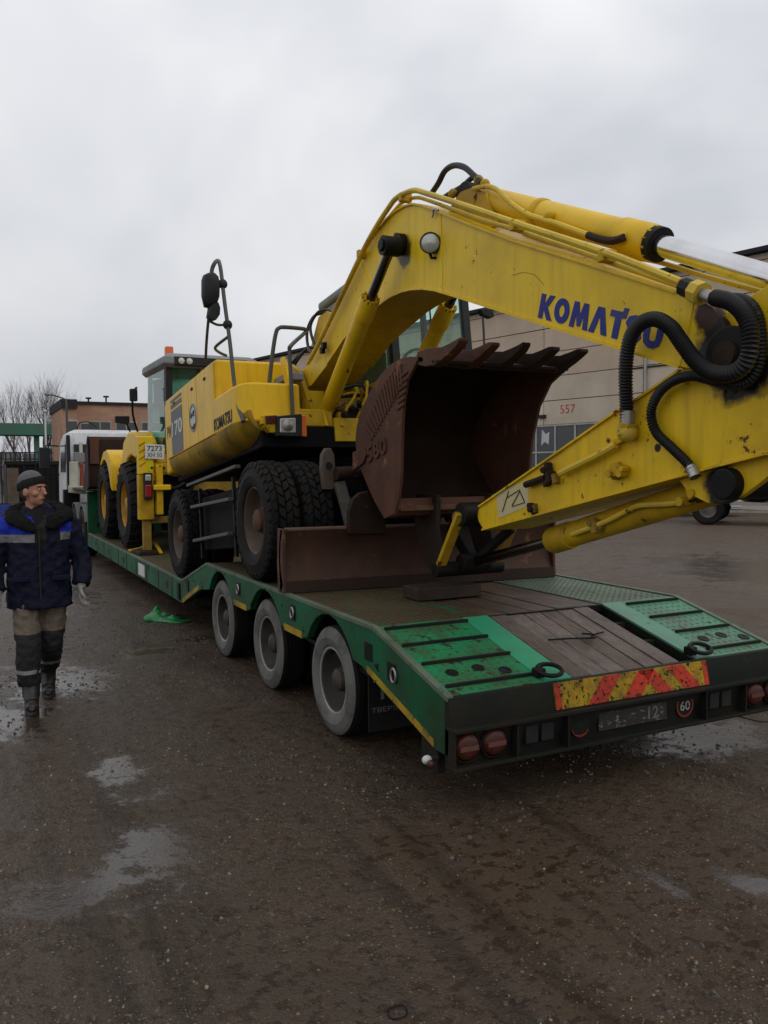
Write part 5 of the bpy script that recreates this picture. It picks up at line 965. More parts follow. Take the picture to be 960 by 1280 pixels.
# ============================================================ road tractor at the head of the trailer
TR = thing('tractor_truck', 'white tractor truck with dark mirror coupled to the front of the trailer', 'truck', (0, 17, 0))
def tbox(x0, x1, y0, y1, z0, z1, name, mat, parent=None, bevel=.02, seg=2): return MB().box(x0, x1, y0, y1, z0, z1).build(name, M[mat], parent or TR, bevel=bevel, seg=seg)
tbox(-.45, -.33, 14.2, 19.6, .75, 1.0, 'chassis_rail', 'black'); tbox(.33, .45, 14.2, 19.6, .75, 1.0, 'chassis_rail', 'black'); MB().lathe([(0, .06), (.45, .06), (.5, 0), (.5, -.1)], (0, 15.7, 1.1), (0, 0, 1), 28).build('fifth_wheel', M['black'], TR)
for y, dual in ((15.0, True), (16.36, True), (19.1, False)):
    for sd in (-1, 1):
        wheel_set(TR, sd*1.10, y, .51, sd, .51, .29, .28, M['rubber'], M['rim'], 'wheel', dish=.62 if dual else .1)
    MB().cyl((-1, y, .51), (1, y, .51), .09).build('axle', M['black'], TR)
    for sd in (-1, 1):
        b = MB(); b.loft([[(sd*1.24, y+.57*math.cos(a), .51+.57*math.sin(a)), (sd*.92, y+.57*math.cos(a), .51+.57*math.sin(a)), (sd*.92, y+.59*math.cos(a), .51+.59*math.sin(a)), (sd*1.24, y+.59*math.cos(a), .51+.59*math.sin(a))] for a in (R(25+130*k/10) for k in range(11))]); b.build('mudguard', M['grey_plastic'], TR)
CT = MB().loft([[(-1.25+i_, y0+i_, z), (1.25-i_, y0+i_, z), (1.25-i_, y1-i_*1.5, z), (-1.25+i_, y1-i_*1.5, z)] for z, i_, y0, y1 in ((1.0, .0, 17.4, 19.5), (1.9, 0, 17.4, 19.45), (2.55, .03, 17.4, 19.25), (2.72, .08, 17.42, 19.05), (2.80, .2, 17.45, 18.9), (2.83, .5, 17.6, 18.6))]).build('cab', M['white'], TR, bevel=.03)
MB().prism([(-1.256, y, z) for y, z in ((17.75, 1.78), (18.95, 1.78), (18.8, 2.45), (17.85, 2.45))], (.02, 0, 0)).build('door_window', M['pane'], CT); MB().prism([(-1.253, y, z) for y, z in ((17.68, .98), (17.70, 2.52), (17.72, 2.52), (17.70, .98))], (.01, 0, 0)).build('door_seam', M['label_black'], CT)
tbox(-1.10, -.55, 17.385, 17.42, 1.98, 2.45, 'rear_window', 'pane', CT); tbox(.2, .8, 17.385, 17.42, 1.98, 2.45, 'rear_window', 'pane', CT); tbox(-.98, -.90, 17.36, 17.40, 1.9, 2.5, 'cab_rib', 'cream', CT)
tbox(-1.27, -1.18, 17.33, 17.40, .95, 2.66, 'corner_trim', 'plastic', CT); tbox(-1.27, -1.0, 17.3, 19.6, .72, .98, 'step_panel', 'white'); 
mo = MB().tube([(-1.25, 19.3, 2.45), (-1.55, 19.35, 2.47), (-1.62, 19.35, 2.2), (-1.55, 19.35, 1.75), (-1.25, 19.3, 1.72)], .02, 7).build('mirror_arm', M['black'], CT); tbox(-1.72, -1.46, 19.3, 19.42, 1.86, 2.42, 'mirror', 'plastic', CT, .03)
MB().tube(spline([(-1.0, 17.5, 2.8), (-.95, 17.45, 2.95), (-.75, 17.45, 2.98), (-.55, 17.5, 2.86)], 5), .012, 6).build('roof_wire', M['black'], CT)
# tank, snorkel and pipes behind the cab
q = [on(u, v, 'y', 17.0) for u, v in ((88, 610), (98, 611), (98, 577), (88, 577))]; MB().prism(q, (0, .25, 0)).build('air_filter_box', M['cream'], TR, bevel=.02); q = [on(u, v, 'y', 17.1) for u, v in ((93, 565), (106, 566), (106, 578), (98, 579), (93, 575))]; MB().prism(q, (0, .2, 0)).build('air_snorkel', M['grey_plastic'], TR, bevel=.02)
q = [on(u, v, 'y', 17.05) for u, v in ((100, 610), (105, 610), (105, 578), (101, 580))]; MB().prism(q, (0, .1, 0)).build('red_bottle', M['rusty_red'], TR, bevel=.02); q = [on(u, v, 'y', 16.9) for u, v in ((87, 616), (108, 618), (108, 608), (87, 607))]; MB().prism(q, (0, .3, 0)).build('catwalk', M['cream'], TR, bevel=.01)
q = [on(u, v, 'y', 17.2) for u, v in ((80, 640), (100, 640), (100, 612), (80, 612))]; MB().prism(q, (0, .3, 0)).build('battery_box', M['black'], TR, bevel=.01)
# ============================================================ warehouse on the right
WP = at(937, 319, 34); WP.z = 0
_d = ray(-330, 591); WD = V((_d.x, _d.y, 0)).normalized(); WN = V((-WD.y, WD.x, 0))      # WN points to the camera side
if WN.dot(CAM-WP) < 0: WN = -WN
def WL(t, o, z): return WP+WD*t+WN*o+V((0, 0, z))
def wbox(t0, t1, o0, o1, z0, z1): return MB().hexa([WL(t0, o0, z0), WL(t1, o0, z0), WL(t1, o1, z0), WL(t0, o1, z0)], [WL(t0, o0, z1), WL(t1, o0, z1), WL(t1, o1, z1), WL(t0, o1, z1)])
HW = 10.50; WH = thing('warehouse', 'long beige concrete panel warehouse with a dark roof edge and a window band', 'building', WL(20, -8, 0))
M['panel_a'] = surf('beige_concrete_panel', (.55, .475, .375), .8, dirt=(.40, .34, .265), dirt_amt=.5, dirt_scale=.6, bump=.2, bscale=8, streak=False)
M['panel_b'] = surf('pinkish_concrete_panel', (.54, .43, .33), .8, dirt=(.42, .33, .25), dirt_amt=.5, dirt_scale=.6, bump=.2, bscale=8)
M['panel_c'] = surf('pale_concrete_panel', (.62, .555, .45), .8, dirt=(.46, .40, .32), dirt_amt=.5, dirt_scale=.6, bump=.2, bscale=8)
M['joint'] = surf('dark_joint', (.10, .088, .075), .9); M['roof_felt'] = surf('black_roof_felt', (.03, .03, .032), .8); M['frame'] = surf('pale_window_frame', (.42, .41, .38), .6, dirt=(.25, .23, .2), dirt_amt=.5, dirt_scale=1)
wbox(-14, 62, -16, -.10, 0, HW).build('wall_core', M['joint'], WH, smooth=0)
rnd = random.Random(9); T0 = -13; PWd = 6.0
ZW = 4.02; zs = [ZW+1.235*k for k in range(6)]+[10.48]
for c in range(12):
    for k in range(6):
        t0 = T0+c*PWd; mt = 'panel_b' if (k >= 2 and c > 2 and rnd.random() < .75) else rnd.choice(['panel_a', 'panel_a', 'panel_c']); o = rnd.uniform(-.012, .012)
        wbox(t0+.02, t0+PWd-.02, -.10, o, zs[k]+.018, zs[k+1]-.018).build('wall_panel', M[mt], WH, bevel=.01)
    wbox(T0+c*PWd+.02, T0+(c+1)*PWd-.02, -.10, rnd.uniform(-.01, .01), .02, 1.2).build('wall_panel', M['panel_a'], WH, bevel=.01)
wbox(-14.3, 62.3, -16.3, .35, HW-.02, HW+.16).build('roof_edge', M['roof_felt'], WH, smooth=0)
# window band: frames and panes
tw0, tw1, pwid = 0, 46, 1.28; n = int((tw1-tw0)/pwid)
wbox(T0+.02, tw0-.05, -.10, 0, 1.22, ZW-.02).build('wall_panel', M['panel_a'], WH, bevel=.01); wbox(tw0+n*pwid+.05, T0+12*PWd-.02, -.10, 0, 1.22, ZW-.02).build('wall_panel', M['panel_a'], WH, bevel=.01)
M['pane_b'] = surf('broken_pane_white', (.50, .51, .52), .4)
for k in range(n):
    for j, (z0, z1) in enumerate(((1.28, 2.58), (2.66, 3.96))): wbox(tw0+k*pwid+.05, tw0+(k+1)*pwid-.05, -.09, -.06, z0, z1).build('window_pane', M['pane'], WH, smooth=0)
for k in range(n+1): wbox(tw0+k*pwid-.05, tw0+k*pwid+.05, -.09, -.01, 1.22, ZW).build('window_mullion', M['frame'], WH)
for z in (1.25, 2.62, 3.99): wbox(tw0-.05, tw0+n*pwid+.05, -.085, -.004, z-.04, z+.035).build('window_rail', M['frame'], WH)
def wpx(u, v):          # pixel on the warehouse wall -> (t, z)
    d = ray(u, v); k = (WL(0, .02, 0)-CAM).dot(WN)/d.dot(WN); p = CAM+d*k; return (p-WP).dot(WD), p.z
t_, z_ = wpx(700, 517); text('557', 'painted_number', M['label_red'], WH, WL(t_, .016, z_), -WD, (0, 0, 1), .42, .004, -.01, width=.95)
t_, z_ = wpx(678, 521); wbox(t_-.25, t_+.25, 0, .16, z_-.07, z_+.09).build('wall_bracket', M['roof_felt'], WH)
t_, z_ = wpx(680, 545); MB().prism([WL(t_+a, -.055, z_+b) for a, b in ((.2, .35), (-.05, .1), (-.3, .2), (-.25, -.45), (0, -.3), (.25, -.5))], WN*.004).build('broken_glass', M['pane_b'], WH)
t_, _z = wpx(808, 440); wbox(t_-.06, t_+.06, 0, .12, 0, HW-.1).build('downpipe', M['frame'], WH)
t_, z_ = wpx(840, 455); wbox(t_-3.5, t_+2.2, 0, .05, z_-.04, z_+.03).build('wall_cable', M['roof_felt'], WH)

# ============================================================ vehicles parked across the yard
def frame_at(p, ang): c, s = math.cos(ang), math.sin(ang); return lambda x, y, z: V((p.x+x*c-y*s, p.y+x*s+y*c, z))
g0 = on(884, 656, 'z', 0); g1 = on(965, 658, 'z', 0); ang = math.atan2(g1.y-g0.y, g1.x-g0.x); F = frame_at(g0, ang)
FT = thing('flatbed_trailer', 'dark flatbed trailer parked across the yard by the warehouse', 'trailer', g0)
for x in (0, 3.2, 4.5):
    for y in (0, 2.0):
        c = F(x, y+.15, .48); W = MB().lathe([(.26, .1), (.3, .15), (.42, .15), (.48, .1), (.48, -.1), (.42, -.15), (.26, -.12)], c, F(0, 1, 0)-F(0, 0, 0), 28).build('wheel', M['rubber'], FT); MB().lathe([(.26, .1), (.2, .02), (0, .04)], c, F(0, -1, 0)-F(0, 0, 0), 20).build('rim', M['rim'], W)
MB(F).box(-.7, 6.5, .3, .45, .78, 1.0).build('chassis_rail', M['black'], FT); MB(F).box(-.7, 6.5, 1.7, 1.85, .78, 1.0).build('chassis_rail', M['black'], FT); MB(F).box(-.8, 6.6, -.05, 2.2, 1.08, 1.22).build('deck', M['black'], FT, bevel=.02)
MB(F).box(.65, 2.6, .0, .06, .62, .74).build('side_guard', M['silver'], FT); MB(F).box(.65, 2.6, .0, .06, .40, .48).build('side_guard', M['silver'], FT); MB(F).box(-.8, -.72, 0, 2.2, 1.22, 1.9).build('head_board', M['black'], FT)
# white hatchback
p = at(850, 640, 31); p.z = 0; F2 = frame_at(p, ang+R(20))
WC = thing('parked_car', 'white hatchback with red tail lamps parked before the warehouse', 'car', p)
pf = [(-2.0, .32), (-2.05, .75), (-1.9, .92), (-1.55, 1.40), (.15, 1.45), (.75, 1.0), (1.75, .88), (1.98, .70), (2.0, .32)]
MB(F2).loft([[(x*(1-.03*abs(e)), yy, z if z < .9 else .9+(z-.9)*(1 if abs(e) < 1 else .96)) for x, z in pf] for yy, e in ((-.82, 1), (-.76, 0), (.76, 0), (.82, 1))]).build('body', M['white'], WC, bevel=.05, seg=3)
for s in (-.823, .805): MB(F2).prism([(x, s, z) for x, z in ((-1.5, .98), (-1.3, 1.33), (.1, 1.36), (.55, 1.0))], (0, .02, 0)).build('side_window', M['pane'], WC)
MB(F2).prism([(-1.93, -.6, .96), (-1.93, .6, .96), (-1.66, .55, 1.32), (-1.66, -.55, 1.32)], (-.03, 0, .02)).build('rear_window', M['pane'], WC)
for s in (-.7, .7): MB(F2).box(-2.07, -1.95, s-.1, s+.1, .66, .9).build('tail_lamp', M['red_lens2'], WC, bevel=.02)
for x in (-1.25, 1.25):
    for s in (-.72, .72): MB().lathe([(0, .09), (.18, .08), (.2, .1), (.3, .08), (.31, 0), (.3, -.08), (.2, -.1)], F2(x, s, .31), F2(0, 1, 0)-F2(0, 0, 0), 24).build('wheel', M['rubber'], WC)
MB(F2).box(-2.08, -2.0, -.75, .75, .36, .52).build('bumper', M['plastic'], WC, bevel=.02)

# ============================================================ far left background
# brick office building
def fbox(u0, u1, y, dep, z0, z1): a = on(u0, 560, 'y', y); b = on(u1, 560, 'y', y); return MB().box(a.x, b.x, y, y+dep, z0, z1)
m, nt, b_ = mat_base('brown_brick'); co = N(nt, 'ShaderNodeTexCoord').outputs['Object']
mp2 = N(nt, 'ShaderNodeMapping', {'Vector': co, 'Rotation': (R(90), 0, 0), 'Scale': (1, 1, 1)}); bk = N(nt, 'ShaderNodeTexBrick', {'Vector': mp2.outputs[0], 'Color1': (.46, .25, .15, 1), 'Color2': (.38, .20, .125, 1), 'Mortar': (.42, .34, .27, 1), 'Scale': 1.0, 'Mortar Size': .012, 'Brick Width': .5, 'Row Height': .16})
nt.links.new(mixc(nt, ramp(nt, noise_t(nt, .7, 5, .6, co), .35, .7), bk.outputs[0], (.30, .17, .11)), b_.inputs['Base Color']); b_.inputs['Roughness'].default_value = .85; M['brick'] = m
Yb = 60; BB = thing('brick_building', 'brown brick building with flat roof behind the white truck', 'building', (8, Yb+5, 0))
fbox(97, 200, Yb, 12, 0, 6.62).build('wall', M['brick'], BB, smooth=0); fbox(78.5, 97.2, Yb-3, 8, 0, 6.1).build('stair_tower', M['brick'], BB, smooth=0); fbox(96.5, 201, Yb-.15, 12.4, 6.62, 6.82).build('roof_edge', M['roof_felt'], BB, smooth=0); fbox(77.5, 98, Yb-3.2, 8.5, 6.1, 6.7).build('tower_roof', M['roof_felt'], BB, smooth=0)
for k in range(4):
    a = on(112, 560, 'y', Yb).x+k*1.85; f_ = MB().box(a, a+1.55, Yb-.05, Yb+.05, 4.1, 5.45).build('window', M['frame'], BB); MB().box(a+.08, a+.72, Yb-.08, Yb-.045, 4.2, 5.35).build('pane', M['pane'], f_); MB().box(a+.82, a+1.47, Yb-.08, Yb-.045, 4.2, 5.35).build('pane', M['pane'], f_)
for u in (84, 101): a = on(u, 560, 'y', Yb-3 if u < 97 else Yb).x; yy = Yb-3 if u < 97 else Yb; f_ = MB().box(a, a+.75, yy-.05, yy+.05, 4.1, 5.3).build('window', M['frame'], BB); MB().box(a+.08, a+.67, yy-.08, yy-.045, 4.2, 5.2).build('pane', M['pane'], f_)
for u, h in ((134, .45), (112, .3)): a = on(u, 560, 'y', Yb+1).x; b = MB(); b.cyl((a, Yb+1, 6.8), (a, Yb+1, 6.8+h), .06); b.box(a-.18, a+.18, Yb+.8, Yb+1.2, 6.8+h, 6.9+h); b.build('roof_vent', M['roof_felt'], BB)
# green portal frame
Yg = 33; GP = thing('green_portal_frame', 'green steel portal beam on posts beside the bare trees', 'gate', on(20, 588, 'y', Yg)*1)
ga, gb_ = on(-60, 560, 'y', Yg).x, on(65, 560, 'y', Yg).x; zt = on(30, 529, 'y', Yg).z; zb = on(30, 544, 'y', Yg).z
M['pgreen'] = surf('portal_green', (.05, .15, .10), .6, dirt=(.09, .11, .09), dirt_amt=.5, dirt_scale=1)
MB().box(ga, gb_, Yg, Yg+1.2, zb, zt).build('portal_beam', M['pgreen'], GP, bevel=.02)
for u in (47, -40): x = on(u, 560, 'y', Yg).x; MB().box(x-.1, x+.1, Yg+.3, Yg+.6, 0, zb).build('portal_post', M['pgreen'], GP)
x = on(57.5, 560, 'y', Yg-2).x; b = MB(); b.cyl((x, Yg-2, 0), (x, Yg-2, 4.1), .05, 10, .035); b.ball((x, Yg-2, 4.12), .07); tag(b.build('flag_pole', M['white']), 'thin white pole standing before the green portal', 'pole')
# rail fence
for k in range(4):
    a, c = on(-30+k*24, 560, 'y', 31).x, on(-30+(k+1)*24, 560, 'y', 31).x
    fr = thing('rail_fence', 'dark metal rail fence panel under the green portal', 'fence', ((a+c)/2, 31, 0), 'fence panels under the portal')
    for z in (1.95, 2.25, 2.5): MB().box(a, c, 31, 31.05, z, z+.045).build('rail', M['roof_felt'], fr)
    for j in range(4): x = a+(c-a)*j/4; MB().box(x, x+.05, 30.98, 31.07, 0, 2.5).build('post', M['roof_felt'], fr)
# dark skip and blue barrel
Ys = 27; a, c = on(8, 600, 'y', Ys).x, on(80, 600, 'y', Ys).x; zt = on(40, 580, 'y', Ys).z
SK = thing('waste_skip', 'dark rusty steel skip container standing behind the white truck', 'skip', ((a+c)/2, Ys+1, 0))
MB().hexa([(a, Ys, .12), (c, Ys, .12), (c, Ys+2.4, .12), (a, Ys+2.4, .12)], [(a, Ys-.1, zt), (c, Ys-.1, zt), (c, Ys+2.5, zt), (a, Ys+2.5, zt)]).build('skip_body', M['black'], SK); MB().box(a-.06, c+.06, Ys-.18, Ys-.06, zt-.02, zt+.1).build('skip_rim', M['dark_steel'], SK)
for k in range(5): x = a+(c-a)*(k+.5)/5; MB().box(x-.05, x+.05, Ys-.14, Ys-.02, .15, zt-.02).build('skip_rib', M['black'], SK)
for x in (a+.3, c-.3): MB().box(x-.1, x+.1, Ys, Ys+2.4, 0, .13).build('skid', M['black'], SK)
x0_, x1_ = on(9, 600, 'y', Ys-.3).x, on(23, 600, 'y', Ys-.3).x; MB().box(x0_, x1_, Ys-.5, Ys-.2, 0, on(15, 585, 'y', Ys-.5).z).build('skip_post', M['rim_brown'], SK)
c = on(3, 640, 'y', 20); c.z = 0; BR = thing('blue_barrel', 'blue plastic barrel standing by the dark skip', 'barrel', c)
MB().lathe([(0, 0), (.29, 0), (.31, .05), (.31, .3), (.325, .32), (.31, .34), (.31, .62), (.325, .64), (.31, .66), (.30, .9), (.25, .96), (0, .96)], c+V((0, 0, 0)), (0, 0, 1), 28).build('barrel_body', surf('blue_plastic', (.012, .035, .22), .45, dirt=(.02, .03, .08), dirt_amt=.4), BR); MB().lathe([(.25, .955), (.25, .985), (.2, .985), (.2, .965)], c, (0, 0, 1), 28).build('barrel_rim', M['plastic'], BR)
# street lamp
x = on(84.5, 560, 'y', 46).x; b = MB(); zt = on(84.5, 502, 'y', 46).z; b.cyl((x, 46, 0), (x, 46, zt), .09, 10, .06); b.tube(spline([(x, 46, zt-.3), (x-.05, 46, zt+.1), (x-.4, 46, zt+.25), (x-.75, 46, zt+.35)], 5), .04, 8)
SLp = thing('street_lamp', 'thin street lamp with one arm before the brick building', 'street lamp', (x, 46, 0)); b.build('lamp_post', M['grey_rail'], SLp); MB().box(x-1.15, x-.7, 45.88, 46.12, zt+.3, zt+.42).build('lamp_head', M['grey_plastic'], SLp, bevel=.03)
# far concrete wall
a, c = on(-300, 560, 'y', 78).x, on(120, 560, 'y', 78).x; nP = 12
CW = thing('concrete_wall', 'grey concrete panel wall far behind the bare trees', 'wall', ((a+c)/2, 78, 0))
for k in range(nP): MB().box(a+(c-a)*k/nP+.03, a+(c-a)*(k+1)/nP-.03, 78, 78.2, 0, 3.4+.06*(k % 3)).build('wall_panel', M['panel_grey'], CW)
# bare trees
def bare_tree(x, y, h, seed, lab, spread=1.0):
    rnd = random.Random(seed); tk = MB(); tw = MB()
    def grow(p, d, L, r, lev):
        n = 4; pts = [p]; q = p; dd = d
        for i in range(n):
            dd = (dd+V((rnd.uniform(-.14, .14), rnd.uniform(-.14, .14), rnd.uniform(-.02, .12)))).normalized(); q = q+dd*(L/n); pts.append(q)
        (tk if lev < 2 else tw).tube(pts, [r*(1-.55*i/n) for i in range(n+1)], 6 if lev < 2 else 3, caps=False)
        if lev >= 5 or r < .003: return
        m_ = rnd.randint(3, 5) if lev < 3 else rnd.randint(3, 5)
        for k in range(m_):
            i = rnd.randint(1, n) if k else n; t = pts[i]; az = rnd.uniform(0, 6.28); tilt = rnd.uniform(.25, .75)*spread*(1 if k else .4)
            e = dd.orthogonal().normalized(); e2 = dd.cross(e); nd = (dd*math.cos(tilt)+(e*math.cos(az)+e2*math.sin(az))*math.sin(tilt)+V((0, 0, .18))).normalized()
            grow(t, nd, L*rnd.uniform(.55, .82), r*.45*rnd.uniform(.85, 1.15), lev+1)
    grow(V((x, y, -.05)), V((rnd.uniform(-.05, .05), 0, 1)).normalized(), h*.36, h*.017, 0)
    t = thing('bare_tree', lab, 'tree', (x, y, 0), 'bare winter trees'); tk.build('trunk', M['bark'], t); tag(tw.build('crown', M['bark'], t, smooth=0), None, None); return t
TL = [(4, 66, 9.4, 'bare leafless tree beyond the green portal, behind its post'), (22, 70, 9.8, None), (36, 63, 9.6, None), (50, 68, 9.9, None), (63, 72, 9.0, None), (72, 80, 9.0, 'bare leafless tree beside the brick stair tower'), (-18, 66, 9, 'bare leafless tree beyond the green portal, behind its post'), (99, 90, 10.5, 'bare leafless tree rising behind the brick building')]
for k, (u, y, h, lab) in enumerate(TL):
    bare_tree(on(u, 560, 'y', y).x, y, h, 31+k, lab or 'bare leafless tree beyond the green portal, before the far concrete wall', .9)
# ============================================================ man walking beside the trailer
PO = V((-2.93, 3.34, 0)); PF = V((-.03, -1, 0)).normalized(); PL = V((-PF.y, PF.x, 0))      # facing; his left (+X)
def PP(a, b, c): return PO+PL*a+PF*b+V((0, 0, c))       # a to his left, b forward, c up
MAN = thing('person', 'man in grey knit cap and padded navy work jacket walking beside the trailer', 'person', PO)
def limb(b, pts, rad, seg=14, n=5, flat=(False, False)):
    """soft limb: spline through local points, radius (ra, rb) across and front-back"""
    P3 = spline([V(p) for p in pts], n); k = len(P3); rs = []
    for i in range(k):
        t = i/(k-1)*(len(rad)-1); j = min(int(t), len(rad)-2); f = t-j
        r0 = rad[j] if isinstance(rad[j], tuple) else (rad[j], rad[j]); r1 = rad[j+1] if isinstance(rad[j+1], tuple) else (rad[j+1], rad[j+1]); rs.append((r0[0]*(1-f)+r1[0]*f, r0[1]*(1-f)+r1[1]*f))
    rings = []
    for i in range(k):
        tg = (P3[min(i+1, k-1)]-P3[max(i-1, 0)]).normalized(); e1 = V((1, 0, 0)); e1 = (e1-tg*e1.dot(tg)).normalized(); e2 = tg.cross(e1)
        rings.append([P3[i]+e1*(rs[i][0]*math.cos(a))+e2*(rs[i][1]*math.sin(a)) for a in (2*math.pi*q/seg for q in range(seg))])
    for sgn, ii in ((-1, 0), (1, k-1)):     # rounded ends
        if flat[0 if sgn < 0 else 1]: continue
        tg = (P3[min(ii+1, k-1)]-P3[max(ii-1, 0)]).normalized(); base = rings[ii]; c = P3[ii]; rr = min(rs[ii])
        ext = [[c+tg*(sgn*rr*math.sin(q))+(p-c)*math.cos(q) for p in base] for q in (.5, 1.0, 1.4)]
        if sgn < 0: rings = ext[::-1]+rings
        else: rings = rings+ext
    b.loft(rings)
def lball(b, c, rx, ry, rz): b.ball(c, rx, ry, rz, 18, 12)
def remesh(o, vs, sm=4, disp=0, dsc=.1):
    m = o.modifiers.new('remesh', 'REMESH'); m.mode = 'VOXEL'; m.voxel_size = vs; m.use_smooth_shade = True
    s = o.modifiers.new('smooth', 'SMOOTH'); s.factor = .5; s.iterations = sm
    if disp:
        t = bpy.data.textures.new(o.name+'_folds', 'CLOUDS'); t.noise_scale = dsc; t.noise_depth = 2
        d = o.modifiers.new('folds', 'DISPLACE'); d.texture = t; d.strength = disp; d.mid_level = .5; d.texture_coords = 'GLOBAL'
    return o
def band_mat(name, base, bands, rough=.8, bump=.3):
    """cloth dyed in bands: (zmin, zmax, amin, amax, colour) in height and sideways position"""
    m, nt, b = mat_base(name); co = N(nt, 'ShaderNodeTexCoord').outputs['Object']; sp = N(nt, 'ShaderNodeSeparateXYZ', {0: co}); x, z = sp.outputs['X'], sp.outputs['Z']
    c = mixc(nt, ramp(nt, noise_t(nt, 6, 5, .6, co), .35, .7), base, [v*.6 for v in base])
    for z0, z1, a0, a1, col in bands:
        f = None
        for s_, lo, hi in ((z, z0, z1), (x, PO.x+a0, PO.x+a1)):
            for op, lim in (('GREATER_THAN', lo), ('LESS_THAN', hi)):
                e = mth(nt, op, s_, lim); f = e if f is None else mth(nt, 'MULTIPLY', f, e)
        c = mixc(nt, f, c, col)
    nt.links.new(c, b.inputs['Base Color']); b.inputs['Roughness'].default_value = rough; b.inputs['Specular IOR Level'].default_value = .2
    bp = N(nt, 'ShaderNodeBump', {'Strength': bump, 'Distance': .006, 'Height': noise_t(nt, 60, 4, .6, co)}); nt.links.new(bp.outputs[0], b.inputs['Normal']); return m
pb = lambda: MB(PP)
SKIN = surf('skin', (.42, .215, .145), .55, dirt=(.33, .14, .095), dirt_amt=.4, dirt_scale=14, bump=.1, bscale=120)
# joints
hipR, hipL = (-.10, 0, .90), (.10, 0, .90); kneeR, kneeL = (-.095, .15, .50), (.075, .02, .49); ankR, ankL = (-.085, .17, .10), (.055, -.27, .17)
shR, shL = (-.20, 0, 1.44), (.20, 0, 1.44); elR, elL = (-.305, -.04, 1.14), (.305, -.01, 1.14); wrR, wrL = (-.298, .085, .875), (.298, .115, .90)
NK = V((-.02, .01, 1.50)); HC = V((-.03, .035, 1.665)); HY = R(52)       # head turned to his left
def HD(x, y, z):        # head-local: x to his left, y forward, z up -> body-local
    c, s = math.cos(HY), math.sin(HY); q = V((x*c+y*s, -x*s+y*c, z)); t = .10; return (HC.x+q.x, HC.y+q.y, HC.z+q.z+.10*y)
hb = MB(); hb2 = []
def hball(b, c, rx, ry, rz, n=16, m_=10):
    rg = [[HD(c[0]+rx*math.sin(t)*math.cos(a), c[1]+ry*math.sin(t)*math.sin(a), c[2]+rz*math.cos(t)) for a in (2*math.pi*k/n for k in range(n))] for t in (max(.03, min(math.pi-.03, math.pi*i/m_)) for i in range(m_+1))]; b.loft(rg)
b = pb()
limb(b, [hipR, kneeR, (-.09, .155, .2), ankR], [.07, .045, .035, .03]); limb(b, [hipL, kneeL, (.06, -.2, .27), ankL], [.07, .045, .035, .03])
limb(b, [(0, 0, .88), (0, 0, 1.1), (0, 0, 1.32), (0, -.01, 1.42)], [(.13, .08), (.12, .08), (.14, .08), (.09, .05)])
limb(b, [shR, elR, wrR], [.055, .045, .03]); limb(b, [shL, elL, wrL], [.055, .045, .03])
limb(b, [(0, 0, 1.42), NK, HC-V((0, .02, .04))], [.065, .058, .06])
limb(b, [ankR, (-.085, .27, .05)], [.03, .025]); limb(b, [ankL, (.055, -.17, .06)], [.03, .025])
hball(b, (0, 0, .02), .074, .092, .115); hball(b, (0, .028, -.062), .056, .062, .062); hball(b, (0, .055, -.098), .030, .028, .022)
hball(b, (0, .095, -.018), .013, .020, .030); hball(b, (0, .108, -.035), .017, .015, .012); hball(b, (0, .078, .030), .055, .016, .012)
hball(b, (.05, .058, -.03), .022, .024, .022); hball(b, (-.05, .058, -.03), .022, .024, .022); hball(b, (0, .088, -.070), .026, .010, .010)
for s in (-1, 1): hball(b, (s*.078, -.008, -.012), .012, .022, .034)
BODY = remesh(b.build('body', SKIN, MAN), .006, 3)
M['eye_white'] = surf('eye_white', (.6, .56, .52), .3); M['brow'] = surf('eyebrow_hair', (.06, .04, .03), .8); M['lip'] = surf('lips', (.30, .11, .085), .5); M['hair_grey'] = surf('short_dark_hair', (.05, .042, .036), .8)
for s in (-1, 1):
    e = pb(); hball(e, (s*.031, .081, .003), .012, .008, .007); e.build('eye', M['eye_white'], BODY); e = pb(); hball(e, (s*.032, .0885, .003), .005, .003, .005); e.build('iris', M['brow'], BODY)
    e = pb(); hball(e, (s*.034, .090, .024), .018, .006, .005); e.build('eyebrow', M['brow'], BODY); e = pb(); hball(e, (s*.070, -.01, .025), .010, .03, .028); e.build('hair', M['hair_grey'], BODY)
e = pb(); hball(e, (0, .096, -.064), .022, .005, .003); e.build('mouth', M['lip'], BODY); e = pb(); hball(e, (0, .094, -.072), .018, .006, .005); e.build('lower_lip', M['lip'], BODY)
e = pb(); hball(e, (0, -.03, .0), .072, .066, .085); e.build('hair', M['hair_grey'], BODY)
# knit cap with turned-up brim
GREY = surf('grey_knit', (.135, .135, .135), .95, dirt=(.09, .09, .09), dirt_amt=.5, dirt_scale=10, bump=.6, bscale=140, spec=.1); DGREY = surf('charcoal_knit', (.022, .022, .023), .95, bump=.6, bscale=140, spec=.1)
b = pb(); hball(b, (0, -.022, .065), .088, .102, .095, 24, 14); remesh(b.build('knit_cap', GREY, MAN), .007, 3)
def capring(z, tilt, rx, ry, hgt, th):
    b = pb(); rg = []
    for k in range(28):
        a = 2*math.pi*k/28; c, s = math.cos(a), math.sin(a); y0 = -.012+ry*s; zz = z+tilt*s; rg.append([HD(rx*c*(1+q), -.012+ry*s*(1+q), zz+h) for q, h in ((0, -hgt), (th, -hgt*.6), (th*1.1, hgt*.5), (0, hgt), (-.05, hgt), (-.05, -hgt))])
    b.loft(rg+[rg[0]], caps=False); return b
capring(.055, .020, .087, .104, .030, .05).build('cap_brim', DGREY, MAN)
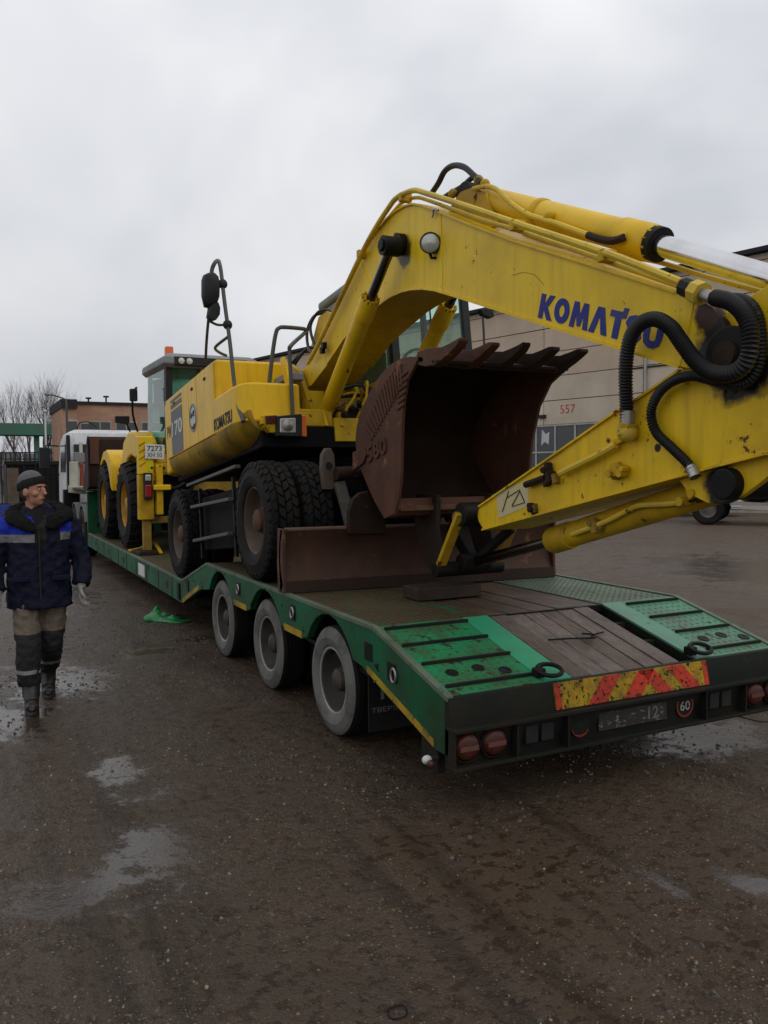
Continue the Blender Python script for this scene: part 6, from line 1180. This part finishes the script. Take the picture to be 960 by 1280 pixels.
# trousers
TRM = band_mat('work_trousers', (.135, .108, .082), [(.30, .585, -.5, .5, (.020, .020, .021)), (.285, .315, -.5, .5, (.20, .20, .20)), (-1, .285, -.5, .5, (.014, .014, .014))])
b = pb(); limb(b, [(-.085, 0, .95), (-.10, .06, .75), kneeR, (-.10, .15, .32), (-.088, .15, .18)], [(.115, .125), (.10, .105), (.088, .092), (.086, .09), (.08, .085)]); limb(b, [(.085, 0, .95), (.10, .01, .75), kneeL, (.07, -.13, .34), (.06, -.22, .24)], [(.115, .125), (.10, .105), (.088, .092), (.086, .09), (.08, .085)])
limb(b, [(-.06, 0, .92), (.06, 0, .92)], [.13, .13]); remesh(b.build('trousers', TRM, MAN), .010, 2, .030, .05)
BT = surf('black_work_boot', (.012, .012, .012), .5, dirt=(.05, .04, .03), dirt_amt=.4, dirt_scale=12, spec=.4)
for (ax, ay, az), dz, pit in ((ankR, 0.0, 0), (ankL, .0, .10)):
    b = pb(); limb(b, [(ax, ay-.02+pit*.9, .33), (ax, ay-.02+pit*.3, .2+pit*.3), (ax, ay-.01, .09+pit*.6)], [.075, .068, .062]); limb(b, [(ax, ay-.055, .055+pit), (ax, ay+.06, .055), (ax, ay+.17, .045)], [(.046, .05), (.052, .052), (.048, .036)]); limb(b, [(ax, ay-.02, .24), (ax, ay+.02, .14), (ax, ay+.10, .075)], [.07, .062, .05])
    o = remesh(b.build('boot', BT, MAN), .008, 3); b = pb(); b.loft([[(ax+.052*f*math.cos(t), ay+.055+.150*f*math.sin(t), z+(pit*.8*max(0, -math.sin(t)))) for t in (2*math.pi*k/20 for k in range(20))] for z, f in ((.001, .95), (.004, 1), (.025, 1), (.03, .96))]); b.build('sole', M['hose'], o)
# padded jacket
NAVY, ROY, REF = (.006, .0075, .022), (.012, .024, .30), (.16, .16, .16)
JM = band_mat('padded_jacket', NAVY, [(1.335, 1.47, -.40, -.035, ROY), (1.275, 1.335, -.27, -.035, REF), (1.345, 1.45, .145, .235, ROY), (1.285, 1.345, .15, .225, REF), (1.24, 1.50, -.03, .05, (.014, .014, .013))])
b = pb(); limb(b, [(0, .0, .765), (0, 0, .95), (0, .0, 1.15), (0, 0, 1.32), (0, -.005, 1.43), (0, -.01, 1.48)], [(.236, .19), (.232, .18), (.222, .172), (.228, .165), (.20, .13), (.13, .10)], 18, 5, (True, False))
limb(b, [(-.13, 0, 1.43), (-.225, -.01, 1.375), elR, (-.315, .03, 1.0), (-.30, .075, .90)], [.085, .088, .074, .068, .064], 14, 5, (False, True)); limb(b, [(.13, 0, 1.43), (.225, .0, 1.375), elL, (.315, .06, 1.02), (.30, .105, .925)], [.085, .088, .074, .068, .064], 14, 5, (False, True))
JK = remesh(b.build('jacket', JM, MAN), .010, 2, .034, .055)
for a, bb in ((-.005, .182),): 
    e = pb(); e.box(-.006, .006, .165, .19, .84, 1.36); e.build('zip_flap', M['hose'], JK, bevel=.004)
for a in (-.15, .15): e = pb(); e.box(a-.07, a+.07, .150, .186, .98, 1.015); e.build('pocket_flap', surf('navy_pocket', NAVY, .8), JK, bevel=.006)
FUR = surf('black_fur_collar', (.008, .008, .008), .95, bump=1.0, bscale=90, spec=.15)
b = pb(); limb(b, [(-.04, .165, 1.37), (-.10, .125, 1.42), (-.16, .04, 1.455), (-.14, -.07, 1.50), (0, -.11, 1.53), (.14, -.07, 1.51), (.18, .04, 1.47), (.13, .12, 1.44), (.07, .16, 1.38)], [(.035, .022), (.065, .035), (.075, .045), (.075, .06), (.07, .06), (.075, .06), (.08, .05), (.07, .04), (.035, .02)]); remesh(b.build('fur_collar', FUR, MAN), .010, 2, .03, .03)
b = pb(); limb(b, [(0, .05, 1.34), (0, .045, 1.43), (-.005, .03, 1.50)], [.10, .085, .066]); remesh(b.build('sweater', surf('dark_sweater', (.012, .012, .012), .9, bump=.3), MAN), .01, 3)
# gloved hands: palm, four fingers and a thumb, slightly curled
GLV = surf('pale_work_glove', (.27, .255, .235), .85, dirt=(.12, .105, .09), dirt_amt=.5, dirt_scale=18, bump=.3)
def hand(w, sd):
    w = V(w); b = pb(); dn = V((sd*.02, .22, -.97)).normalized(); fwd = V((sd*-.35, .93, .12)); fwd = (fwd-dn*fwd.dot(dn)).normalized(); inn = dn.cross(fwd)*sd
    pt = lambda d, f, i: tuple(w+dn*d+fwd*f+inn*i)
    limb(b, [pt(-.05, 0, 0), pt(.0, 0, 0)], [.036, .036]); 
    for f in (-.03, -.01, .01, .03): limb(b, [pt(.005, f*.8, 0), pt(.075, f, -.002)], [.017, .014], 10, 3)
    for k, (f, L) in enumerate(((.033, .070), (.011, .080), (-.011, .074), (-.032, .058))):
        limb(b, [pt(.075, f, 0), pt(.075+L*.42, f*1.05, .006), pt(.075+L*.75, f*1.08, .026), pt(.075+L*.90, f*1.08, .046)], [.0105, .010, .0092, .008], 9, 3)
    limb(b, [pt(.015, .030, .004), pt(.045, .056, .018), pt(.075, .060, .036), pt(.092, .052, .046)], [.015, .0125, .011, .009], 9, 3)
    return remesh(b.build('glove', GLV, MAN), .0042, 2)
hand(wrR, -1); hand(wrL, 1)
